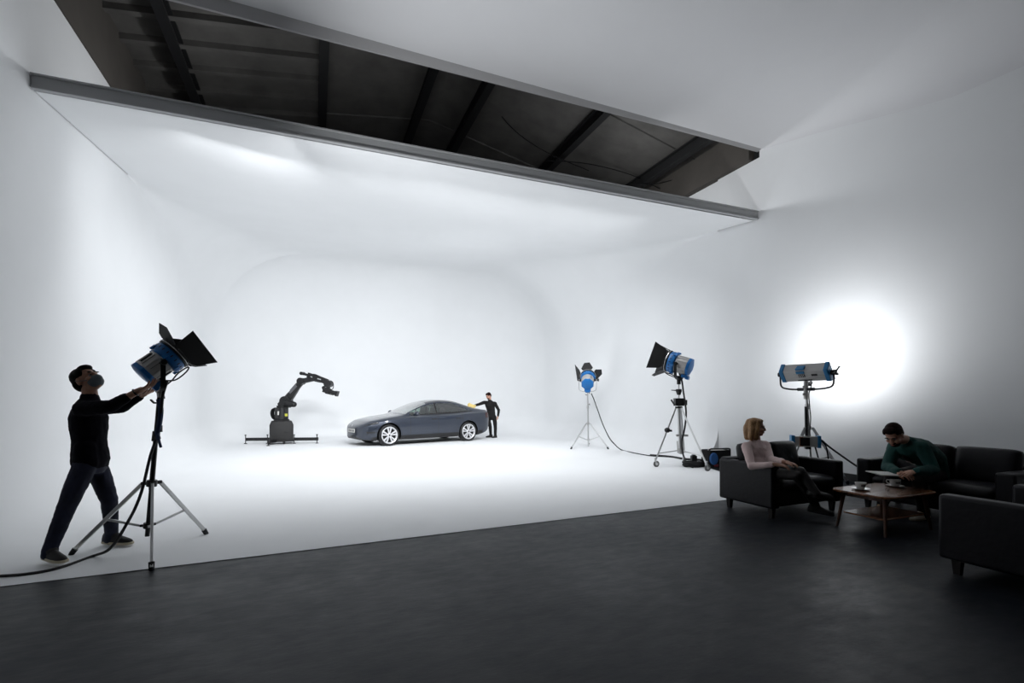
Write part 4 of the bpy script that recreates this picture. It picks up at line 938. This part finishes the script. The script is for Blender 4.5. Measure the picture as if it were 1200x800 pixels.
def person(label, J, mats, vox=.006, k=1.0, mw=1.0, hair=None, mask=False, cuffL=.0, cuffR=.0, collar=True, sneaker=True, women=False, loc=None, hem=False):
    skin, top, trou, hairm, shoe, sole = mats
    c = loc; t = thing('person', label, 'person', c, 0)
    J = {n: (Vector(p)-c if n not in ('face','up','toeL','toeR','hdL','hdR','hnL','hnR','htL','htR') else Vector(p)) for n, p in J.items()}
    hipc = (J['hipL']+J['hipR'])/2; shc = (J['shL']+J['shR'])/2
    sH = (J['hipL']-J['hipR']).normalized(); sS = (J['shL']-J['shR']).normalized()
    up0 = (shc-hipc).normalized()
    def sec(p, s, tg, a, b):
        s = (s-tg*s.dot(tg)).normalized(); return (p, s, tg.cross(s).normalized(), a*mw, b*mw)
    bend = J.get('waist', hipc.lerp(shc, .38))
    nk = J['neck']; upl = (bend-hipc).normalized(); upc = (shc-bend).normalized()
    def torso(g, low=-.10):
        mix = lambda f: sH.lerp(sS, f)
        return [sec(hipc+upl*low, sH, upl, .10+g, .07+g), sec(hipc+upl*(low+.04), sH, upl, .145+g, .10+g), sec(hipc+upl*.02, mix(.1), upl, .158+g, .115+g), sec(hipc.lerp(bend,.6), mix(.3), upl, .145+g, .105+g),
                sec(bend, mix(.5), (upl+upc).normalized(), .138+g, .10+g), sec(bend.lerp(shc,.35), mix(.7), upc, .150+g, .112+g), sec(bend.lerp(shc,.70), sS, upc, .162+g, .115+g), sec(bend.lerp(shc,.92), sS, upc, .165+g, .095+g), sec(shc+upc*.035, sS, upc, .125+g, .075+g), sec(shc.lerp(nk,.55)+upc*.02, sS, upc, .07+g*.8, .06+g*.8)]
    # ---- body, one continuous skin
    mb = MB(); mb.loft(torso(-.012))
    q, A = head_pieces(mb, J['head'], J['face'], J['up'], k)
    mb.chain([shc+upc*.0, nk, q(0,-.025,-.075)], [.062*k,.056*k,.054*k])
    for s in 'LR':
        mb.chain([J['sh'+s], J['el'+s], J['wr'+s]], [.050*k,.038*k,.026*k]); mb.tcap(shc, J['sh'+s], .06*k, .052*k)
        hd = J['hd'+s]; hand_pieces(mb, J['wr'+s]+hd.normalized()*.01, hd, J['hn'+s], J['ht'+s], J.get('curl'+s, .5) if not isinstance(J.get('curl'+s), Vector) else .5, k)
        mb.chain([J['hip'+s], J['kn'+s], J['an'+s]], [.060*mw,.050*mw,.036*mw])
        toe = J['toe'+s].normalized(); uf = J.get('upf'+s, V(0,0,1)); mb.chain([J['an'+s], J['an'+s]+toe*.05*k-uf*.042*k, J['an'+s]+toe*.13*k-uf*.064*k], [.034*k,.026*k,.016*k])
    body = organic('body', mb, skin, t, vox, 3)
    face_parts(t, q, A, k, skin, hairm)
    # ---- top
    mb = MB(); mb.loft(torso(.019, -.085))
    for s in 'LR':
        cf = {'L': cuffL, 'R': cuffR}[s]; e = J['wr'+s].lerp(J['el'+s], cf)
        mb.tcap(shc.lerp(J['sh'+s], .35)-upc*.01, J['sh'+s], .085*mw, .068*mw)
        mb.chain([J['sh'+s], J['el'+s], e], [.068*mw,.054*mw,.042*mw])
    if hem:
        for s in 'LR': mb.tcap(J['hip'+s].lerp(hipc,.12)+upl*.12, J['hip'+s].lerp(hipc,.12)+upl*.0, .088, .098)
    if collar: mb.tcap(shc+upc*.02, nk.lerp(shc,.15), .072*k, .066*k)
    top_o = organic('shirt' if not women else 'jumper', mb, top, t, .008, 4, .012)
    # ---- trousers
    mb = MB(); mb.loft([sec(hipc+upl*-.11, sH, upl, .10, .08), sec(hipc+upl*-.05, sH, upl, .152, .115), sec(hipc+upl*.02, sH, upl, .163, .122), sec(hipc+upl*.10, sH, upl, .155, .115)])
    wk = .97 if women else 1.0
    for s in 'LR':
        mb.chain([J['hip'+s].lerp(hipc,.08), J['hip'+s].lerp(J['kn'+s],.5), J['kn'+s], J['kn'+s].lerp(J['an'+s],.4), J['an'+s]+V(0,0,.01)], [.088*mw*wk,.080*mw*wk,.066*mw*wk,.060*mw*wk,.052*mw*wk])
    for s in 'LR':
        uf = J.get('upf'+s, V(0,0,1)); mb.tcap(J['an'+s]+V(0,0,.01), J['an'+s]-uf*(.03 if women else .045)*k-J['toe'+s].normalized()*.012, .052*mw*wk, .056*mw*wk)
        if women: mb.chain([J['an'+s], J['an'+s]+J['toe'+s].normalized()*.05*k-uf*.040*k, J['an'+s]+J['toe'+s].normalized()*.13*k-uf*.060*k], [.042*k,.034*k,.024*k])
    organic('trousers' if not women else 'leggings', mb, trou, t, .008, 4, .012)
    # ---- shoes
    for s in 'LR':
        an = J['an'+s]; toe = J['toe'+s].normalized(); upf = J.get('upf'+s, V(0,0,1)); upf = (upf-toe*upf.dot(toe)).normalized(); sd = toe.cross(upf)
        sh = shoe[s] if isinstance(shoe, dict) else shoe
        g = an-upf*.085*k
        mb = MB()
        secs = []
        for x, w, h in ((-.082,.020,.05),(-.072,.032,.085),(-.02,.038,.10),(.04,.040,.085),(.10,.045,.058),(.155,.042,.045),(.19,.028,.036),(.20,.012,.026)):
            p = g+toe*x*k; secs.append([p+sd*(w*k*math.cos(a))+upf*((max(0,math.sin(a))*h+.012 if math.sin(a) > 0 else .012))*k for a in [2*PI*i/16 for i in range(16)]])
        mb.rings(secs); mb.tcap(g+upf*.07*k+toe*.03*k, an-upf*.005-toe*.005, .038*k, .047*k) if sneaker else None
        so = obj('shoe', mb, sh, t, ang=60)
        mb = MB(); P = [(-.088,.0),(-.082,.026),(-.06,.036),(0,.040),(.08,.047),(.15,.047),(.195,.033),(.21,.0)]
        out = P+[(x,-y) for x, y in P[-2:0:-1]]
        mb.rings([[g+toe*x*k+sd*y*k+upf*z for x, y in out] for z in (0, .022*k)]); obj('sole', mb, sole, so, bevel=.004)
        if sneaker:
            mb = MB()
            for i in range(4):
                x = .035+.022*i; h = .098-.020*i; mb.tube(catmull([g+(toe*x+sd*-.030+upf*(h-.018))*k, g+(toe*(x+.004)+upf*(h+.004))*k, g+(toe*x+sd*.030+upf*(h-.018))*k],4), .004, 6)
            obj('laces', mb, M['rubber'] if sh is not M['shoew'] else M['label'], so)
    # ---- hair
    mb = MB(); hair(mb, q, A, k); organic('hair', mb, hairm, t, .007, 2, .012)
    return t, q, A, c
def short_hair(mb, q, A, k):
    mb.ell(q(0,-.026,.040), (.083*k,.092*k,.088*k), A); mb.ell(q(0,-.055,-.005), (.074*k,.062*k,.075*k), A); mb.ell(q(0,.035,.085), (.062*k,.055*k,.036*k), A)
    for s in (-1,1): mb.ell(q(s*.062,.02,.055), (.018*k,.045*k,.035*k), A)

# ---------------- man with the mask at the left lamp
Lm = V(-3.62,4.33,0)
f0 = V(.80,-.10,.56); u0 = V(-.52,.02,.84)
J = dict(hipR=pt(101,541,4.24), hipL=pt(111,541,4.46), knR=pt(77,597,4.14), knL=pt(128,585,4.48), anR=pt(59,643,4.08), anL=pt(131,625.5,4.60),
    toeR=V(.83,-.35,0), toeL=V(.95,-.12,0), shR=pt(96,479,4.20), shL=pt(111,478,4.50), neck=pt(105.5,464,4.35), waist=pt(105,515,4.36), head=pt(101.5,445,4.35), face=f0, up=u0,
    elR=pt(130,476,4.14), wrR=pt(160,459,4.20), hdR=V(.82,.16,.40), hnR=V(.45,.1,-.7)*-1, htR=V(-.3,.5,.8),
    elL=pt(142,477,4.58), wrL=pt(165,463,4.56), hdL=V(.85,-.2,.30), hnL=V(-.3,0,.9), htL=V(.2,-.7,.2))
t, q, A, c = person('man in dark shirt, jeans and grey face mask pushing the left lamp', J, (M['skind'], M['navy'], M['denim'], M['hairblk'], M['shoe'], M['sole']), vox=.005, k=1.06, mw=1.03, hair=short_hair, cuffR=.42, cuffL=.1, hem=True, loc=Lm)
mb = MB(); mb.ell(q(0,.060,-.060), (.064,.062,.058), A); mb.ell(q(0,.095,-.050), (.036,.036,.038), A); mk = organic('face_mask', mb, M['mask'], t, .006, 3)
mb = MB()
for s in (-1,1): mb.tube(catmull([q(s*.058,.055,-.045), q(s*.078,.02,-.025), q(s*.086,-.02,.0)],4), .003, 6)
obj('ear_loop', mb, M['mask'], mk)
w = MB(); wp = J['wrR']-c-(J['wrR']-J['elR']).normalized()*.01; ax = frame(J['wrR']-J['elR']); w.tube([wp+(ax[0]*math.cos(2*PI*k/20)+ax[1]*math.sin(2*PI*k/20))*.031 for k in range(20)], .006, 6, closed=True); obj('wristwatch', w, M['black'], t)

# ---------------- man polishing the car
c = V(-.73,18.0,0)
J = dict(hipR=pt(571.5,488.5,17.95), hipL=pt(579.5,488.5,17.92), knR=pt(574.5,500,17.9), knL=pt(580.5,500.3,17.85), anR=pt(575,509.5,18.0), anL=pt(580.5,510,17.88),
    toeR=V(-.85,-.5,0), toeL=V(-.55,-.85,0), shR=pt(567.3,471.4,17.95), shL=pt(580,472.5,17.95), neck=pt(573.8,468.3,17.93), waist=pt(575.3,480.5,17.98), head=pt(572.5,463.6,17.88), face=V(-.72,-.52,-.42), up=V(-.3,-.2,.9),
    elR=pt(561.2,473.6,17.72), wrR=pt(556,475,17.48), hdR=V(-.85,-.25,-.25), hnR=V(-.2,0,-.95), htR=V(.2,-.9,0),
    elL=pt(584.5,480.5,17.95), wrL=pt(583.6,487.0,17.85), hdL=V(-.1,-.1,-.98), hnL=V(-.9,.3,0), htL=V(-.35,-.85,0))
t, q, A, c = person('man in black clothes wiping the rear of the blue car', J, (M['skin'], M['blackcl'], M['blackcl'], M['hairbrn'], M['shoe'], M['rubber']), vox=.007, k=1.0, mw=.98, hair=short_hair, loc=c)
mb = MB(); mb.ell(q(0,.045,-.085), (.052,.052,.040), A); mb.ell(q(0,.07,-.075), (.04,.03,.03), A); organic('beard', mb, M['hairbrn'], t, .007, 2)
hp = J['wrR']+V(-.85,-.25,-.25).normalized()*.10
mb = MB(); mb.ell(hp+V(-.02,-.02,.0), (.15,.11,.055)); mb.ell(hp+V(.03,-.06,-.04), (.09,.06,.12)); mb.ell(hp+V(-.08,-.03,.04), (.08,.06,.08)); mb.ell(hp+V(.10,.0,.02),(.05,.05,.05))
tag(organic('polishing_cloth', mb, M['yellow'], None, .012, 3, .05), 'yellow cloth held against the rear window of the blue car', 'cloth')

# ---------------- woman on the left sofa
c = V(3.25,6.05,0)
J = dict(hipR=pt(889,553,5.86), hipL=pt(899,550.5,6.0), knR=pt(934,557,5.42), knL=pt(938,552,5.44), anR=pt(956,592.5,5.55), anL=pt(957,579,5.30),
    toeR=V(.88,-.42,-.12), toeL=V(.90,-.30,-.22), upfL=V(.2,0,.95), shR=pt(874.5,523,6.0), shL=pt(897,521.5,6.16), neck=pt(886,514,6.10), waist=pt(887,539,6.02), head=pt(886.5,500,6.08), face=V(.93,-.34,-.06), up=V(0,0,1),
    elR=pt(881,546,5.76), wrR=pt(908,544,5.52), hdR=V(.9,-.35,-.1), hnR=V(0,.2,-1), htR=V(.2,.9,0),
    elL=pt(903,538,5.86), wrL=pt(919,541,5.56), hdL=V(.75,-.6,-.15), hnL=V(0,0,-1), htL=V(-.3,-.9,.1))
def bob(mb, q, A, k):
    mb.ell(q(0,-.025,.040), (.088*k,.095*k,.085*k), A); mb.ell(q(0,.03,.085), (.060*k,.05*k,.03*k), A)
    for s in (-1,1):
        mb.chain([q(s*.055,.012,.085), q(s*.090,.0,.0), q(s*.098,-.01,-.09), q(s*.088,-.005,-.155)], [.03*k,.032*k,.036*k,.026*k]); mb.chain([q(s*.05,-.06,.05), q(s*.082,-.06,-.04), q(s*.085,-.065,-.14)], [.05*k,.05*k,.042*k])
    mb.chain([q(0,-.085,.05), q(0,-.105,-.05), q(0,-.10,-.14)], [.06*k,.062*k,.05*k])
    for s in (-1,-.4,.4,1): mb.tcap(q(s*.08,-.05,-.12), q(s*.085,-.06,-.185), .032*k, .014*k)
t, q, A, c = person('woman with blonde bob and pale pink jumper sitting on the left sofa', J, (M['skin'], M['pink'], M['tights'], M['hairbl'], M['shoe'], M['rubber']), vox=.005, k=.93, mw=.86, hair=bob, collar=False, sneaker=False, women=True, cuffR=.12, cuffL=.12, loc=c)

# ---------------- man in the green jacket
c = V(5.0,5.7,0)
J = dict(hipR=pt(1086,552,5.98), hipL=pt(1099,556,5.74), knR=pt(1046,558,5.72), knL=pt(1077,561,5.47), anR=pt(1034,591,5.92), anL=pt(1082,599,5.62),
    toeR=V(-.90,-.40,-.02), toeL=V(-.88,-.30,-.02), shR=pt(1049,523,5.74), shL=pt(1080,524,5.46), neck=pt(1060,515,5.56), waist=pt(1089,536,5.80), head=pt(1047.5,509,5.45), face=V(-.72,-.42,-.62), up=V(-.55,-.25,.80),
    elR=pt(1040,547,5.62), wrR=pt(1052,553,5.36), hdR=V(.15,-.9,-.1), hnR=V(.2,0,-1), htR=V(-.9,0,.2),
    elL=pt(1094,550,5.36), wrL=pt(1074,552.5,5.22), hdL=V(-.92,-.0,-.12), hnL=V(0,.2,-1), htL=V(-.1,.9,.2))
t, q, A, c = person('bearded man in dark green jacket bent over on the back sofa', J, (M['skin'], M['green'], M['blackcl'], M['hairbrn'], {'L': M['shoew'], 'R': M['shoetan']}, M['sole']), vox=.005, k=1.03, mw=1.14, hair=short_hair, loc=c)
mb = MB(); mb.ell(q(0,.045,-.088), (.053,.052,.038), A); mb.ell(q(0,.085,-.058), (.034,.022,.012), A); organic('beard', mb, M['hairbrn'], t, .006, 2)
sc = (J['shL']+J['shR'])/2-c; wq = J['waist']-c; dn = (wq-sc).normalized(); fr = V(-.924,-.383,0); fr = (fr-dn*fr.dot(dn)).normalized(); sdv = dn.cross(fr)
mb = MB(); mb.ell(sc+dn*.14+fr*.105, (.06,.05,.17), (sdv, fr, dn)); tee = organic('t_shirt', mb, M['tee'], t, .008, 3)
mb = MB()
for k in range(5): mb.box((0,0,0), (.05-.01*(k % 2),.004,.018), Matrix.Translation(sc+dn*(.08+.035*k)+fr*.157+sdv*(.012*(k % 3-1))) @ Matrix((tuple(sdv)+(0,), tuple(fr)+(0,), tuple(dn)+(0,), (0,0,0,1))).transposed())
obj('print', mb, M['label'], tee)
# pale board on his knees
pc = pt(1041,555,5.36); mb = MB(); mb.box((0,0,0), (.34,.24,.012)); o = obj('clipboard', mb, M['paper'], bevel=.003)
o.location = pc; o.rotation_euler = (math.radians(3), math.radians(3), TH-.35); tag(o, 'pale flat board held on the knees of the man in green', 'board')
# ================================================================== LIGHT, CAMERA
def aim(o, d): o.rotation_euler = Vector(d).to_track_quat('-Z', 'Y').to_euler()
def spot(loc, d, e, ang, blend=1.0, r=.12, col=(1,1,1)):
    l = bpy.data.lights.new('spot', 'SPOT'); l.energy = e; l.spot_size = math.radians(ang); l.spot_blend = blend; l.shadow_soft_size = r; l.color = col
    o = bpy.data.objects.new('spot', l); COL.objects.link(o); o.location = loc; aim(o, d); return o
def area(loc, d, sx, sy, e, col=(1,1,1), spread=180):
    l = bpy.data.lights.new('area', 'AREA'); l.shape = 'RECTANGLE'; l.size = sx; l.size_y = sy; l.energy = e; l.color = col; l.spread = math.radians(spread)
    o = bpy.data.objects.new('area', l); COL.objects.link(o); o.location = loc; aim(o, d); return o
COOL = (.95,.975,1.0)
def uvd(u, v, z): return W(u, v, z)
# added fill lights under the canopy, backs to the camera, brightening the white set
FILL_BACK, FILL_DOWN = uvd(0, .93, -.36), uvd(0, .52, -.854)
for u in (.2, 2.8, 5.4):
    area(W(u, 7.75, 4.86+.0125*(u+3)), FILL_BACK, 2.5, .3, 76, COOL, 90)
    area(W(u, 8.15, 4.86+.0125*(u+3)), FILL_DOWN, 2.5, .3, 68, COOL, 138)
area(W(-.9, 7.75, 4.82), uvd(-.22, .90, -.36), 1.6, .3, 22, COOL, 130)  # extra added fill towards the back left
area(W(.2, 7.9, 4.84), uvd(-.78, .36, -.5), 1.6, .3, 11, COOL, 150)  # extra added fill that lifts the near left wall
# beams of the three fresnel lamps and the panel
h1 = LT+V(0,0,.30)+d1.normalized()*.32; spot(h1, d1, 500, 75, 1, .15, COOL)
h2 = MT+V(0,0,.37)+d2.normalized()*.34; spot(h2, d2, 10, 110, 1, .15, COOL)
h3 = WT+V(0,0,.35)+d3.normalized()*.36; spot(h3, d3, 350, 50, 1, .15, COOL)
h4 = LEDM @ V(.075, 0, 0); a = area(h4, d4,   .6, .28, 32, COOL, 178)
# added fill lights above the canopy, brightening the roof void and the walls there
for u in (.3, 5.6): area(W(u, 9.3, 5.72), uvd(0, 0, 1), 2.2, .3, 10, COOL, 175)
area(W(5.0, 9.0, 5.62), uvd(.97, -.12, .04), 1.2, .3, 30, COOL, 120)
area(W(.6, 9.0, 5.60), uvd(-.97, .02, .0), 1.2, .3, 26, COOL, 120)
# camera
cd = bpy.data.cameras.new('camera'); cam = bpy.data.objects.new('camera', cd); COL.objects.link(cam)
cam.location = (0, 0, CH); cam.rotation_euler = (PI/2, 0, 0)
cd.sensor_fit = 'HORIZONTAL'; cd.sensor_width = 36; cd.lens = 36*F/1200; cd.shift_y = (HZ-400)/1200; cd.clip_start = .05; cd.clip_end = 200
SC.camera = cam
w = bpy.data.worlds.new('world'); SC.world = w; w.use_nodes = True
w.node_tree.nodes['Background'].inputs[0].default_value = (.5,.55,.6,1); w.node_tree.nodes['Background'].inputs[1].default_value = .02
SC.view_settings.view_transform = 'Standard'; SC.view_settings.look = 'None'; SC.view_settings.gamma = 1; SC.view_settings.use_curve_mapping = False
SC.view_settings.exposure = 0
